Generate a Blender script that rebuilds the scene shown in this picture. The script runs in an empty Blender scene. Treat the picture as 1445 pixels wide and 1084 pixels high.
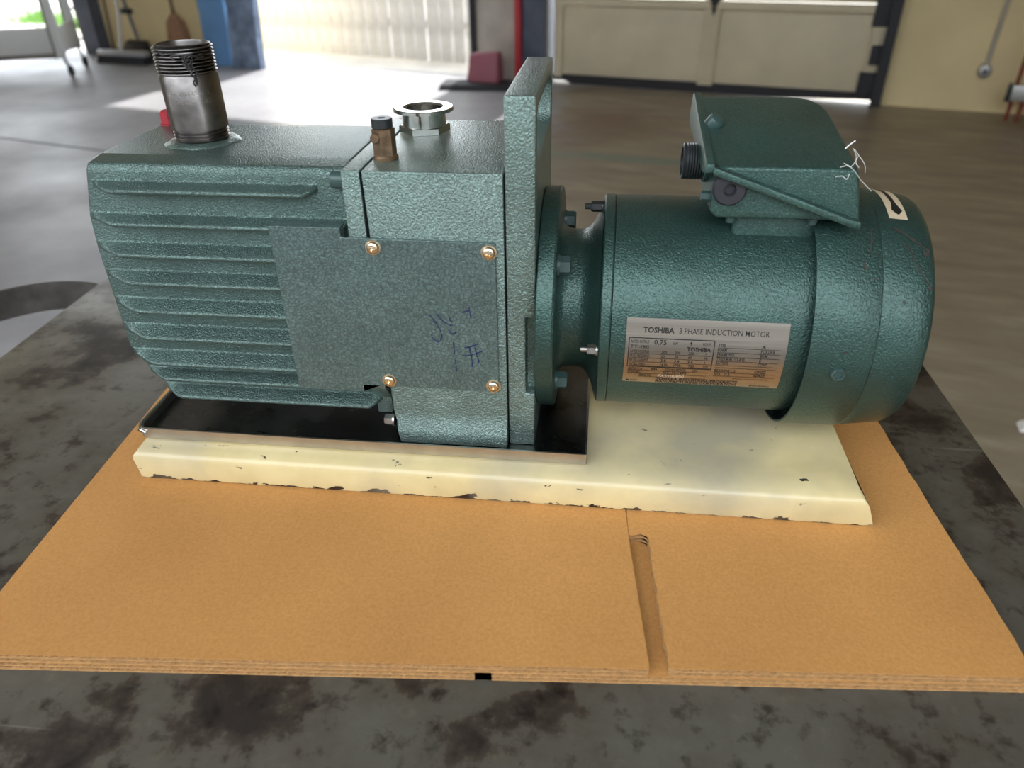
import bpy, bmesh, math, random
from mathutils import Vector, Matrix
random.seed(7)
R_ = math.radians
scene = bpy.context.scene
COL = scene.collection

# ------------------------------------------------------------------ camera, world, lights, exposure
S = 0.336            # one modelling unit (camera height over the cardboard) in metres
ZC = 0.863           # height of the cardboard's top over the floor
CARD_T = 0.013
ZT = ZC - CARD_T     # table top
cam_d = bpy.data.cameras.new('camera'); cam = bpy.data.objects.new('camera', cam_d); COL.objects.link(cam)
cx_ = Vector((0.99328812, 0.11492286, -0.01309393))
cy_ = -Vector((0.0504438, -0.53227429, -0.84506775))
cz_ = -Vector((-0.10408717, 0.83873525, -0.53449887))
cam.matrix_world = Matrix(((cx_.x, cy_.x, cz_.x, 0), (cx_.y, cy_.y, cz_.y, 0), (cx_.z, cy_.z, cz_.z, ZC + S), (0, 0, 0, 1)))
cam_d.sensor_width = 36.0; cam_d.lens = 36.0 * 1040.0 / 1445.0
cam_d.clip_start = 0.02; cam_d.clip_end = 200
cam_d.dof.use_dof = True; cam_d.dof.focus_distance = 0.50; cam_d.dof.aperture_fstop = 7.5
scene.camera = cam

world = bpy.data.worlds.new('sky'); scene.world = world; world.use_nodes = True
bg = world.node_tree.nodes['Background']
bg.inputs['Color'].default_value = (0.88, 0.94, 1.0, 1); bg.inputs['Strength'].default_value = 4.4

scene.view_settings.view_transform = 'Standard'; scene.view_settings.look = 'None'
scene.view_settings.gamma = 1.0; scene.view_settings.use_curve_mapping = False
scene.view_settings.exposure = 0.1

# back wall frame: s along the wall (to the right), o away from the room, z up
WANG = math.atan2(-0.305, 1.0)
WU = Vector((math.cos(WANG), math.sin(WANG), 0)); WN = Vector((-WU.y, WU.x, 0)); W0 = Vector((0, 6.57, 0))
def wp(s, o, z): return W0 + WU * s + WN * o + Vector((0, 0, z))

sun_d = bpy.data.lights.new('sun_offscreen', 'SUN'); sun_d.energy = 7.0; sun_d.angle = R_(1.5); sun_d.color = (1.0, 0.98, 0.95)
sun = bpy.data.objects.new('sun_offscreen', sun_d); COL.objects.link(sun)
sd_ = (WU * 0.106 - WN * 1.0).normalized() * math.cos(R_(56)) + Vector((0, 0, -math.sin(R_(56))))      # travels in through the open bay
sun.rotation_euler = sd_.to_track_quat('-Z', 'Y').to_euler(); sun.location = wp(-2, 4, 8)

# ------------------------------------------------------------------ material helpers
def newmat(name):
    m = bpy.data.materials.new(name); m.use_nodes = True
    nt = m.node_tree; b = nt.nodes['Principled BSDF']
    return m, nt, b
def N(nt, typ, **kw):
    n = nt.nodes.new(typ)
    for k, v in kw.items():
        if k.startswith('_'): setattr(n, k[1:], v)
        else: n.inputs[k.replace('__', ' ')].default_value = v
    return n
def L(nt, a, ao, b, bi): nt.links.new(a.outputs[ao], b.inputs[bi])
def rgba(c): return (c[0], c[1], c[2], 1.0)
def coords(nt, kind='Object'):
    t = nt.nodes.new('ShaderNodeTexCoord'); return t, kind
def ramp(nt, stops, interp='LINEAR'):
    r = nt.nodes.new('ShaderNodeValToRGB'); r.color_ramp.interpolation = interp
    e = r.color_ramp.elements
    while len(e) < len(stops): e.new(0.5)
    for i, (p, c) in enumerate(stops): e[i].position = p; e[i].color = rgba(c)
    return r
def mixrgb(nt, mode='MIX', fac=0.5):
    m = nt.nodes.new('ShaderNodeMix'); m.data_type = 'RGBA'; m.blend_type = mode; m.inputs[0].default_value = fac
    return m   # inputs 0 fac, 6 A, 7 B ; output 2
def plain(name, col, rough=0.5, metal=0.0, spec=0.5, noise=0.0, nscale=60, bump=0.0, coat=0.0):
    m, nt, b = newmat(name)
    b.inputs['Base Color'].default_value = rgba(col); b.inputs['Roughness'].default_value = rough
    b.inputs['Metallic'].default_value = metal; b.inputs['Specular IOR Level'].default_value = spec
    b.inputs['Coat Weight'].default_value = coat
    if noise or bump:
        t = nt.nodes.new('ShaderNodeTexCoord'); n = N(nt, 'ShaderNodeTexNoise', Scale=nscale, Detail=5.0)
        L(nt, t, 'Object', n, 'Vector')
        if noise:
            a = [max(0, x * (1 - noise)) for x in col]; c = [min(1, x * (1 + noise)) for x in col]
            r = ramp(nt, [(0.3, a), (0.7, c)]); L(nt, n, 'Fac', r, 'Fac'); L(nt, r, 'Color', b, 'Base Color')
        if bump:
            bp = N(nt, 'ShaderNodeBump', Strength=1.0, Distance=bump); L(nt, n, 'Fac', bp, 'Height'); L(nt, bp, 'Normal', b, 'Normal')
    return m
def hammer(name, col, scale=420, crease=0.55, dist=0.0004, rough=0.34, style='cell', metal=0.5, coat=0.5):
    """hammertone paint; 'cell' = crinkled creases, 'pebble' = stippled orange peel"""
    m, nt, b = newmat(name)
    t = nt.nodes.new('ShaderNodeTexCoord')
    nz = N(nt, 'ShaderNodeTexNoise', Scale=scale * 0.55, Detail=3.0)
    L(nt, t, 'Object', nz, 'Vector')
    sub = nt.nodes.new('ShaderNodeVectorMath'); sub.operation = 'SUBTRACT'; sub.inputs[1].default_value = (0.5, 0.5, 0.5)
    L(nt, nz, 'Color', sub, 0)
    sc = nt.nodes.new('ShaderNodeVectorMath'); sc.operation = 'SCALE'; sc.inputs['Scale'].default_value = 2.6 / scale
    L(nt, sub, 0, sc, 0)
    add = nt.nodes.new('ShaderNodeVectorMath'); add.operation = 'ADD'; L(nt, t, 'Object', add, 0); L(nt, sc, 0, add, 1)
    if style == 'cell':
        v = N(nt, 'ShaderNodeTexVoronoi', Scale=scale); v.feature = 'DISTANCE_TO_EDGE'; L(nt, add, 0, v, 'Vector')
        r = ramp(nt, [(0.0, (0, 0, 0)), (0.10, (0.45,) * 3), (0.35, (1, 1, 1))]); L(nt, v, 'Distance', r, 'Fac')
    else:
        v = N(nt, 'ShaderNodeTexNoise', Scale=scale, Detail=1.5, Roughness=0.5); L(nt, add, 0, v, 'Vector')
        r = ramp(nt, [(0.30, (0, 0, 0)), (0.50, (0.62,) * 3), (0.70, (1, 1, 1))]); L(nt, v, 'Fac', r, 'Fac')
    big = N(nt, 'ShaderNodeTexNoise', Scale=38.0, Detail=4.0); L(nt, t, 'Object', big, 'Vector')
    rb = ramp(nt, [(0.30, [x * 0.88 for x in col]), (0.7, [x * 1.12 for x in col])]); L(nt, big, 'Fac', rb, 'Fac')
    mx = mixrgb(nt, 'MIX'); L(nt, r, 'Color', mx, 0)
    dk = mixrgb(nt, 'MULTIPLY', 1.0); L(nt, rb, 'Color', dk, 6); dk.inputs[7].default_value = rgba([1 - crease] * 3)
    L(nt, dk, 2, mx, 6); L(nt, rb, 'Color', mx, 7)
    L(nt, mx, 2, b, 'Base Color')
    bp = N(nt, 'ShaderNodeBump', Strength=1.0, Distance=dist); L(nt, r, 'Color', bp, 'Height'); L(nt, bp, 'Normal', b, 'Normal')
    bc = N(nt, 'ShaderNodeBump', Strength=1.0, Distance=dist * 0.5); L(nt, r, 'Color', bc, 'Height'); L(nt, bc, 'Normal', b, 'Coat Normal')
    b.inputs['Roughness'].default_value = rough; b.inputs['Specular IOR Level'].default_value = 0.5; b.inputs['Metallic'].default_value = metal
    b.inputs['Coat Weight'].default_value = coat; b.inputs['Coat Roughness'].default_value = 0.08
    return m

G1 = (0.105, 0.165, 0.162)
M = {}
M['cover'] = hammer('hammertone_cover', (0.135, 0.205, 0.195), 380, 0.52, 0.00020, 0.42, 'cell', 0.5, 0.25)
M['block'] = hammer('hammertone_block', (0.170, 0.245, 0.222), 800, 0.0, 0.00042, 0.33, 'pebble', 0.72, 0.45)
M['housing'] = hammer('hammertone_housing', (0.110, 0.172, 0.156), 1000, 0.0, 0.00042, 0.33, 'pebble', 0.78, 0.3)
M['motor'] = hammer('hammertone_motor', (0.038, 0.084, 0.072), 780, 0.0, 0.00024, 0.33, 'pebble', 0.6, 0.25)
M['lid'] = hammer('hammertone_lid', (0.062, 0.140, 0.120), 640, 0.55, 0.00016, 0.36, 'cell', 0.5, 0.3)
M['gap'] = plain('dark_gasket', (0.006, 0.006, 0.007), 0.9, spec=0.1)
M['steel'] = plain('worn_steel', (0.42, 0.40, 0.38), 0.32, 1.0, noise=0.25, nscale=220, bump=0.0001)
M['pipe'] = plain('pipe_steel', (0.20, 0.188, 0.182), 0.34, 1.0, noise=0.35, nscale=90, bump=0.0002)
M['chrome'] = plain('machined_steel', (0.62, 0.60, 0.57), 0.18, 1.0)
M['screw'] = plain('yellow_zinc', (0.78, 0.64, 0.46), 0.2, 1.0)
M['brass'] = plain('dull_brass', (0.19, 0.125, 0.075), 0.42, 0.7, noise=0.35, nscale=160)
M['blacksteel'] = plain('black_oxide', (0.035, 0.04, 0.042), 0.35, 0.4)
M['boltgreen'] = plain('painted_bolt', (0.035, 0.07, 0.066), 0.35)
M['rubber'] = plain('black_rubber', (0.022, 0.022, 0.028), 0.6)
M['redplastic'] = plain('red_plastic', (0.33, 0.02, 0.035), 0.4)
M['ink'] = plain('blue_marker_ink', (0.010, 0.018, 0.075), 0.5)
M['print'] = plain('black_print', (0.012, 0.011, 0.010), 0.55)
M['emboss'] = plain('stamped_digits', (0.75, 0.72, 0.65), 0.3, 0.6)
M['rust'] = plain('bare_rust', (0.040, 0.032, 0.027), 0.7, noise=0.4, nscale=400)
M['sticker'] = plain('tan_sticker', (0.62, 0.50, 0.34), 0.5)
M['thread'] = plain('clear_thread', (0.85, 0.85, 0.82), 0.25)
M['grime'] = plain('dark_sealant', (0.03, 0.027, 0.025), 0.6)

def mat_nameplate():
    m, nt, b = newmat('brushed_nameplate')
    t = nt.nodes.new('ShaderNodeTexCoord'); mp = N(nt, 'ShaderNodeMapping', Scale=(30, 900, 900)); L(nt, t, 'Object', mp, 'Vector')
    n = N(nt, 'ShaderNodeTexNoise', Scale=1.0, Detail=3.0); L(nt, mp, 0, n, 'Vector')
    r = ramp(nt, [(0.3, (0.42, 0.385, 0.34)), (0.7, (0.50, 0.465, 0.41))]); L(nt, n, 'Fac', r, 'Fac'); L(nt, r, 'Color', b, 'Base Color')
    b.inputs['Metallic'].default_value = 1.0; b.inputs['Roughness'].default_value = 0.28
    return m
M['plate'] = mat_nameplate()

def mat_cream_paint():
    m, nt, b = newmat('chipped_cream_paint')
    t = nt.nodes.new('ShaderNodeTexCoord')
    n1 = N(nt, 'ShaderNodeTexNoise', Scale=14.0, Detail=6.0, Roughness=0.6); L(nt, t, 'Object', n1, 'Vector')
    r1 = ramp(nt, [(0.30, (0.56, 0.455, 0.235)), (0.65, (0.72, 0.60, 0.325))]); L(nt, n1, 'Fac', r1, 'Fac')
    # chips: many near the lower edge, few elsewhere
    mp = N(nt, 'ShaderNodeMapping', Scale=(70, 150, 150)); L(nt, t, 'Object', mp, 'Vector')
    n2 = N(nt, 'ShaderNodeTexNoise', Scale=1.0, Detail=4.0, Roughness=0.55); L(nt, mp, 0, n2, 'Vector')
    sep = nt.nodes.new('ShaderNodeSeparateXYZ'); L(nt, t, 'Object', sep, 0)
    mr = N(nt, 'ShaderNodeMapRange'); mr.inputs['From Min'].default_value = 0.0; mr.inputs['From Max'].default_value = 0.0055
    mr.inputs['To Min'].default_value = 0.25; mr.inputs['To Max'].default_value = 0.0; L(nt, sep, 'Z', mr, 'Value')
    ad = nt.nodes.new('ShaderNodeMath'); ad.operation = 'ADD'; L(nt, n2, 'Fac', ad, 0); L(nt, mr, 'Result', ad, 1)
    r2 = ramp(nt, [(0.685, (0, 0, 0)), (0.70, (1, 1, 1))]); L(nt, ad, 0, r2, 'Fac')
    mx = mixrgb(nt); L(nt, r2, 'Color', mx, 0); L(nt, r1, 'Color', mx, 6); mx.inputs[7].default_value = (0.022, 0.014, 0.012, 1)
    # oily grey film blotches
    n3 = N(nt, 'ShaderNodeTexNoise', Scale=9.0, Detail=5.0); L(nt, t, 'Object', n3, 'Vector')
    r3 = ramp(nt, [(0.48, (0, 0, 0)), (0.70, (0.8,) * 3)]); L(nt, n3, 'Fac', r3, 'Fac')
    m2 = mixrgb(nt); L(nt, r3, 'Color', m2, 0); L(nt, mx, 2, m2, 6); m2.inputs[7].default_value = (0.36, 0.33, 0.25, 1)
    L(nt, m2, 2, b, 'Base Color')
    bp = N(nt, 'ShaderNodeBump', Strength=1.0, Distance=0.0003); bp.invert = True; L(nt, r2, 'Color', bp, 'Height'); L(nt, bp, 'Normal', b, 'Normal')
    b.inputs['Roughness'].default_value = 0.27
    return m
M['cream'] = mat_cream_paint()

def mat_tray():
    m, nt, b = newmat('oily_tray_steel')
    t = nt.nodes.new('ShaderNodeTexCoord'); n = N(nt, 'ShaderNodeTexNoise', Scale=30.0, Detail=5.0); L(nt, t, 'Object', n, 'Vector')
    r = ramp(nt, [(0.35, (0.13, 0.125, 0.125)), (0.7, (0.20, 0.195, 0.19))]); L(nt, n, 'Fac', r, 'Fac'); L(nt, r, 'Color', b, 'Base Color')
    rr = ramp(nt, [(0.3, (0.20,) * 3), (0.7, (0.34,) * 3)]); L(nt, n, 'Fac', rr, 'Fac'); L(nt, rr, 'Color', b, 'Roughness')
    b.inputs['Metallic'].default_value = 1.0
    return m
M['tray'] = mat_tray()
M['traywall'] = plain('tray_wall_steel', (0.55, 0.52, 0.48), 0.32, 1.0, noise=0.12, nscale=60)

def mat_card():
    m, nt, b = newmat('kraft_liner')
    t = nt.nodes.new('ShaderNodeTexCoord')
    n1 = N(nt, 'ShaderNodeTexNoise', Scale=520.0, Detail=4.0, Roughness=0.6); L(nt, t, 'Object', n1, 'Vector')
    r1 = ramp(nt, [(0.3, (0.50, 0.240, 0.072)), (0.7, (0.61, 0.308, 0.100))]); L(nt, n1, 'Fac', r1, 'Fac')
    n2 = N(nt, 'ShaderNodeTexNoise', Scale=6.0, Detail=4.0); L(nt, t, 'Object', n2, 'Vector')
    r2 = ramp(nt, [(0.3, (0.86, 0.84, 0.82)), (0.7, (1.06, 1.06, 1.06))]); L(nt, n2, 'Fac', r2, 'Fac')
    mx = mixrgb(nt, 'MULTIPLY', 1.0); L(nt, r1, 'Color', mx, 6); L(nt, r2, 'Color', mx, 7); L(nt, mx, 2, b, 'Base Color')
    bp = N(nt, 'ShaderNodeBump', Strength=0.5, Distance=0.00012); L(nt, n1, 'Fac', bp, 'Height'); L(nt, bp, 'Normal', b, 'Normal')
    b.inputs['Roughness'].default_value = 0.55; b.inputs['Specular IOR Level'].default_value = 0.35
    return m
M['card'] = mat_card()
M['flute'] = plain('kraft_flute', (0.50, 0.28, 0.11), 0.7, noise=0.2, nscale=300)
M['inner'] = plain('kraft_inner_liner', (0.50, 0.28, 0.11), 0.8, noise=0.2, nscale=300)

def mat_table():
    m, nt, b = newmat('stained_steel_plate')
    t = nt.nodes.new('ShaderNodeTexCoord')
    n1 = N(nt, 'ShaderNodeTexNoise', Scale=10.0, Detail=10.0, Roughness=0.62, Distortion=0.0); L(nt, t, 'Object', n1, 'Vector')
    r1 = ramp(nt, [(0.40, (0.026, 0.019, 0.014)), (0.455, (0.060, 0.046, 0.033)), (0.475, (0.100, 0.088, 0.067)), (0.62, (0.138, 0.128, 0.104))]); L(nt, n1, 'Fac', r1, 'Fac')
    n2 = N(nt, 'ShaderNodeTexNoise', Scale=60.0, Detail=7.0, Roughness=0.62, Distortion=0.0); L(nt, t, 'Object', n2, 'Vector')
    r2 = ramp(nt, [(0.34, (0.30, 0.26, 0.23)), (0.46, (1, 1, 1)), (0.60, (1, 1, 1)), (0.72, (1.25, 1.22, 1.15))]); L(nt, n2, 'Fac', r2, 'Fac')
    mx = mixrgb(nt, 'MULTIPLY', 0.9); L(nt, r1, 'Color', mx, 6); L(nt, r2, 'Color', mx, 7)
    # long fine scratches
    mp = N(nt, 'ShaderNodeMapping', Rotation=(0, 0, 0.35), Scale=(7, 260, 1)); L(nt, t, 'Object', mp, 'Vector')
    n3 = N(nt, 'ShaderNodeTexNoise', Scale=1.0, Detail=2.0, Distortion=0.3); L(nt, mp, 0, n3, 'Vector')
    r3 = ramp(nt, [(0.70, (0, 0, 0)), (0.74, (0.45,) * 3)]); L(nt, n3, 'Fac', r3, 'Fac')
    m2 = mixrgb(nt); L(nt, r3, 'Color', m2, 0); L(nt, mx, 2, m2, 6); m2.inputs[7].default_value = (0.22, 0.21, 0.19, 1)
    L(nt, m2, 2, b, 'Base Color')
    rr = ramp(nt, [(0.3, (0.62,) * 3), (0.6, (0.38,) * 3)]); L(nt, n1, 'Fac', rr, 'Fac'); L(nt, rr, 'Color', b, 'Roughness')
    bp = N(nt, 'ShaderNodeBump', Strength=0.6, Distance=0.0004); L(nt, n2, 'Fac', bp, 'Height'); L(nt, bp, 'Normal', b, 'Normal')
    b.inputs['Metallic'].default_value = 0.35; b.inputs['Specular IOR Level'].default_value = 0.5
    return m
M['table'] = mat_table()
M['darkmetal'] = plain('dark_cart_steel', (0.09, 0.085, 0.08), 0.45, 0.6, noise=0.5, nscale=25)

def mat_floor():
    m, nt, b = newmat('worn_concrete')
    t = nt.nodes.new('ShaderNodeTexCoord')
    n1 = N(nt, 'ShaderNodeTexNoise', Scale=1.6, Detail=8.0, Roughness=0.62); L(nt, t, 'Object', n1, 'Vector')
    r1 = ramp(nt, [(0.30, (0.26, 0.255, 0.27)), (0.70, (0.42, 0.415, 0.43))]); L(nt, n1, 'Fac', r1, 'Fac')
    # brown worn-in dirt over the right bay (old traffic stain)
    r1b = ramp(nt, [(0.30, (0.20, 0.160, 0.112)), (0.55, (0.30, 0.245, 0.172)), (0.75, (0.42, 0.355, 0.265))])
    mpb = N(nt, 'ShaderNodeMapping', Scale=(2.0, 7.0, 1)); L(nt, t, 'Object', mpb, 'Vector')
    nb = N(nt, 'ShaderNodeTexNoise', Scale=1.2, Detail=7.0, Roughness=0.6); L(nt, mpb, 0, nb, 'Vector'); L(nt, nb, 'Fac', r1b, 'Fac')
    sep = nt.nodes.new('ShaderNodeSeparateXYZ'); L(nt, t, 'Object', sep, 0)
    nw = N(nt, 'ShaderNodeTexNoise', Scale=0.9, Detail=3.0); L(nt, t, 'Object', nw, 'Vector')
    ad = nt.nodes.new('ShaderNodeMath'); ad.operation = 'MULTIPLY_ADD'; ad.inputs[1].default_value = 3.2; L(nt, nw, 'Fac', ad, 0); L(nt, sep, 'X', ad, 2)
    mr = N(nt, 'ShaderNodeMapRange'); mr.inputs['From Min'].default_value = 1.45; mr.inputs['From Max'].default_value = 1.75; L(nt, ad, 0, mr, 'Value')
    mx = mixrgb(nt); L(nt, mr, 'Result', mx, 0); L(nt, r1, 'Color', mx, 6); L(nt, r1b, 'Color', mx, 7)
    # soft rust stain before the door
    ns = N(nt, 'ShaderNodeTexNoise', Scale=2.2, Detail=5.0); L(nt, t, 'Object', ns, 'Vector')
    sv = nt.nodes.new('ShaderNodeVectorMath'); sv.operation = 'MULTIPLY_ADD'; sv.inputs[1].default_value = (0.7, 0.7, 0); L(nt, ns, 'Color', sv, 0); L(nt, t, 'Object', sv, 2)
    mps = N(nt, 'ShaderNodeMapping', Location=(-0.43 / 0.62 - 0.56, 1.25 / 0.62 - 0.56, 0), Scale=(1 / 0.62, 1 / 0.62, 0)); L(nt, sv, 0, mps, 'Vector')
    ln = nt.nodes.new('ShaderNodeVectorMath'); ln.operation = 'LENGTH'; L(nt, mps, 0, ln, 0)
    rs = ramp(nt, [(0.35, (0.85,) * 3), (1.0, (0, 0, 0))]); L(nt, ln, 'Value', rs, 'Fac')
    ms = mixrgb(nt); L(nt, rs, 'Color', ms, 0); L(nt, mx, 2, ms, 6); ms.inputs[7].default_value = (0.17, 0.105, 0.065, 1)
    # faded green painted band
    mg = N(nt, 'ShaderNodeMapping', Location=(-0.56 / 0.85, 2.06 / 0.10, 0), Rotation=(0, 0, 0), Scale=(1 / 0.85, 1 / 0.10, 0)); L(nt, t, 'Object', mg, 'Vector')
    sg = nt.nodes.new('ShaderNodeSeparateXYZ'); L(nt, mg, 0, sg, 0)
    m1 = nt.nodes.new('ShaderNodeMath'); m1.operation = 'MULTIPLY_ADD'; m1.inputs[1].default_value = -0.9; L(nt, sg, 'X', m1, 0); L(nt, sg, 'Y', m1, 2)
    m2 = nt.nodes.new('ShaderNodeMath'); m2.operation = 'ABSOLUTE'; L(nt, m1, 0, m2, 0)
    m3 = nt.nodes.new('ShaderNodeMath'); m3.operation = 'POWER'; m3.inputs[1].default_value = 4.0; L(nt, m2, 0, m3, 0)
    m4 = nt.nodes.new('ShaderNodeMath'); m4.operation = 'POWER'; m4.inputs[1].default_value = 4.0; m5 = nt.nodes.new('ShaderNodeMath'); m5.operation = 'ABSOLUTE'; L(nt, sg, 'X', m5, 0); L(nt, m5, 0, m4, 0)
    m6 = nt.nodes.new('ShaderNodeMath'); m6.operation = 'ADD'; L(nt, m3, 0, m6, 0); L(nt, m4, 0, m6, 1)
    m7 = nt.nodes.new('ShaderNodeMath'); m7.operation = 'MULTIPLY_ADD'; m7.inputs[1].default_value = 1.2; L(nt, ns, 'Fac', m7, 0); L(nt, m6, 0, m7, 2)
    rg = ramp(nt, [(0.55, (0.75,) * 3), (1.0, (0, 0, 0))]); L(nt, m7, 0, rg, 'Fac')
    mgx = mixrgb(nt); L(nt, rg, 'Color', mgx, 0); L(nt, ms, 2, mgx, 6); mgx.inputs[7].default_value = (0.13, 0.20, 0.165, 1)
    L(nt, mgx, 2, b, 'Base Color')
    rr = ramp(nt, [(0.3, (0.50,) * 3), (0.7, (0.36,) * 3)]); L(nt, n1, 'Fac', rr, 'Fac'); L(nt, rr, 'Color', b, 'Roughness')
    n5 = N(nt, 'ShaderNodeTexNoise', Scale=60.0, Detail=4.0); L(nt, t, 'Object', n5, 'Vector')
    bp = N(nt, 'ShaderNodeBump', Strength=0.5, Distance=0.001); L(nt, n5, 'Fac', bp, 'Height'); L(nt, bp, 'Normal', b, 'Normal')
    return m
M['floor'] = mat_floor()
M['wall'] = plain('cream_wall_paint', (0.84, 0.69, 0.39), 0.6, noise=0.07, nscale=2.5)
M['wallgrey'] = plain('pale_pier_paint', (0.50, 0.46, 0.40), 0.6, noise=0.15, nscale=5)
M['door'] = plain('cream_door_enamel', (0.74, 0.65, 0.47), 0.5, noise=0.08, nscale=3)
M['blackpaint'] = plain('black_trim_paint', (0.015, 0.016, 0.022), 0.5)
M['bluegrey'] = plain('slate_paint', (0.10, 0.12, 0.17), 0.5, noise=0.2, nscale=6)
M['redpaint'] = plain('red_paint', (0.50, 0.035, 0.05), 0.45)
M['redpipe'] = plain('red_oxide_pipe', (0.22, 0.045, 0.025), 0.5)
M['galv'] = plain('galvanised', (0.45, 0.45, 0.44), 0.4, 0.8)
M['pinkblock'] = plain('faded_red_block', (0.36, 0.12, 0.16), 0.55)
M['ceiling'] = plain('shop_ceiling', (0.42, 0.41, 0.39), 0.8)
M['asphalt'] = plain('grey_asphalt', (0.17, 0.166, 0.16), 0.85, noise=0.2, nscale=2)
M['roomwall'] = plain('shop_wall', (0.66, 0.56, 0.36), 0.7)
M['blocker'] = plain('sky_blocker_brown', (0.045, 0.04, 0.036), 0.9, noise=0.2, nscale=1.5)
M['fence'] = plain('whitewashed_boards', (0.75, 0.74, 0.74), 0.7, noise=0.22, nscale=5)
M['yard'] = plain('pale_yard_concrete', (0.60, 0.58, 0.55), 0.8, noise=0.15, nscale=2)
M['grass'] = plain('grass_green', (0.16, 0.34, 0.06), 0.7)
M['bluefoam'] = plain('blue_board', (0.16, 0.35, 0.66), 0.6, noise=0.12, nscale=4)
M['film'] = plain('blue_grey_film', (0.20, 0.27, 0.40), 0.25, noise=0.4, nscale=9, bump=0.02)
M['whitemetal'] = plain('white_enamel', (0.75, 0.76, 0.76), 0.4)
M['cartdark'] = plain('taupe_steel', (0.20, 0.18, 0.16), 0.5)
M['wood'] = plain('brown_board', (0.16, 0.105, 0.075), 0.7, noise=0.3, nscale=10)
M['straw'] = plain('straw_bristles', (0.36, 0.20, 0.12), 0.8, noise=0.4, nscale=60)
M['bristle'] = plain('dark_bristles', (0.03, 0.032, 0.04), 0.8)
M['silver'] = plain('silver_pole', (0.65, 0.67, 0.72), 0.35, 0.7)
M['paper'] = plain('white_scrap', (0.75, 0.73, 0.68), 0.7)
M['greenline'] = plain('faded_green_line', (0.20, 0.30, 0.25), 0.5, noise=0.3, nscale=7)
M['ruststain'] = plain('rust_stain', (0.20, 0.14, 0.10), 0.5, noise=0.4, nscale=4)
# ------------------------------------------------------------------ mesh helpers
def U(x, y, z): return Vector((x * S, y * S, z * S + ZC))     # pump frame (units) -> world
def new_empty(name, loc, rz=0.0):
    o = bpy.data.objects.new(name, None); COL.objects.link(o); o.location = loc; o.rotation_euler = (0, 0, rz); o.empty_display_size = 0.1
    return o
def tag(o, label=None, cat=None, group=None, kind=None):
    if label: o['label'] = label
    if cat: o['category'] = cat
    if group: o['group'] = group
    if kind: o['kind'] = kind
    return o
def root_of(p):
    while p.parent: p = p.parent
    return p
def finish(bm, name, mat, parent=None, bevel=0.0, seg=2, smooth=35, loc=None, world=False, rz=0.0):
    """bm in world coordinates when world=True (moved into the parent's frame), else already local"""
    bmesh.ops.recalc_face_normals(bm, faces=bm.faces[:])
    if bevel > 0:
        es = [e for e in bm.edges if len(e.link_faces) == 2 and e.calc_face_angle(0) > R_(28)]
        bmesh.ops.bevel(bm, geom=es, offset=bevel, segments=seg, profile=0.5, affect='EDGES', clamp_overlap=True)
    if world and parent is not None:
        off = root_of(parent).location
        bmesh.ops.translate(bm, verts=bm.verts[:], vec=-off)
    me = bpy.data.meshes.new(name); bm.to_mesh(me); bm.free()
    me.materials.append(mat)
    if smooth:
        for p in me.polygons: p.use_smooth = True
        me.set_sharp_from_angle(angle=R_(smooth))
    o = bpy.data.objects.new(name, me); COL.objects.link(o)
    if loc is not None: o.location = loc
    o.rotation_euler = (0, 0, rz)
    if parent is not None: o.parent = parent
    return o
def loft(bm, rings, close=True, cap=True):
    vr = [[bm.verts.new(p) for p in r] for r in rings]
    n = len(vr[0])
    for a, b in zip(vr[:-1], vr[1:]):
        for i in range(n if close else n - 1):
            j = (i + 1) % n
            bm.faces.new((a[i], a[j], b[j], b[i]))
    if cap:
        if close:
            bm.faces.new(vr[0][::-1]); bm.faces.new(vr[-1])
    return vr
def box(bm, a, b):
    x0, y0, z0 = a; x1, y1, z1 = b
    loft(bm, [[Vector((x0, y0, z)), Vector((x1, y0, z)), Vector((x1, y1, z)), Vector((x0, y1, z))] for z in (z0, z1)])
def ubox(bm, a, b): box(bm, U(*a), U(*b))
def prism(bm, pts0, pts1): loft(bm, [pts0, pts1])
def lathe(bm, axis, c, prof, seg=64, phase=0.0, closed_profile=False):
    """prof: (t, r) along axis 'X' or 'Z' around centre c (world)"""
    rings = []
    for t, r in prof:
        ring = []
        for i in range(seg):
            a = 2 * math.pi * i / seg + phase
            if axis == 'X': ring.append(Vector((c.x + t, c.y + r * math.cos(a), c.z + r * math.sin(a))))
            elif axis == 'Y': ring.append(Vector((c.x + r * math.cos(a), c.y + t, c.z + r * math.sin(a))))
            else: ring.append(Vector((c.x + r * math.cos(a), c.y + r * math.sin(a), c.z + t)))
        rings.append(ring)
    if closed_profile:
        vr = loft(bm, rings, cap=False)
        n = seg
        for i in range(n):
            j = (i + 1) % n
            bm.faces.new((vr[-1][i], vr[-1][j], vr[0][j], vr[0][i]))
    else:
        loft(bm, rings)
def tube(bm, pts, r, seg=8, taper=None):
    pts = [Vector(p) for p in pts]; rings = []
    up = Vector((0, 0, 1)); prevn = None
    for i, p in enumerate(pts):
        d = (pts[min(i + 1, len(pts) - 1)] - pts[max(i - 1, 0)]).normalized()
        if prevn is None:
            nrm = d.cross(up)
            if nrm.length < 1e-3: nrm = d.cross(Vector((1, 0, 0)))
            nrm.normalize()
        else:
            nrm = (prevn - d * prevn.dot(d)).normalized()
        prevn = nrm; b = d.cross(nrm)
        rr = r if taper is None else r * taper[i]
        rings.append([p + (nrm * math.cos(2 * math.pi * k / seg) + b * math.sin(2 * math.pi * k / seg)) * rr for k in range(seg)])
    loft(bm, rings)
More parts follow.
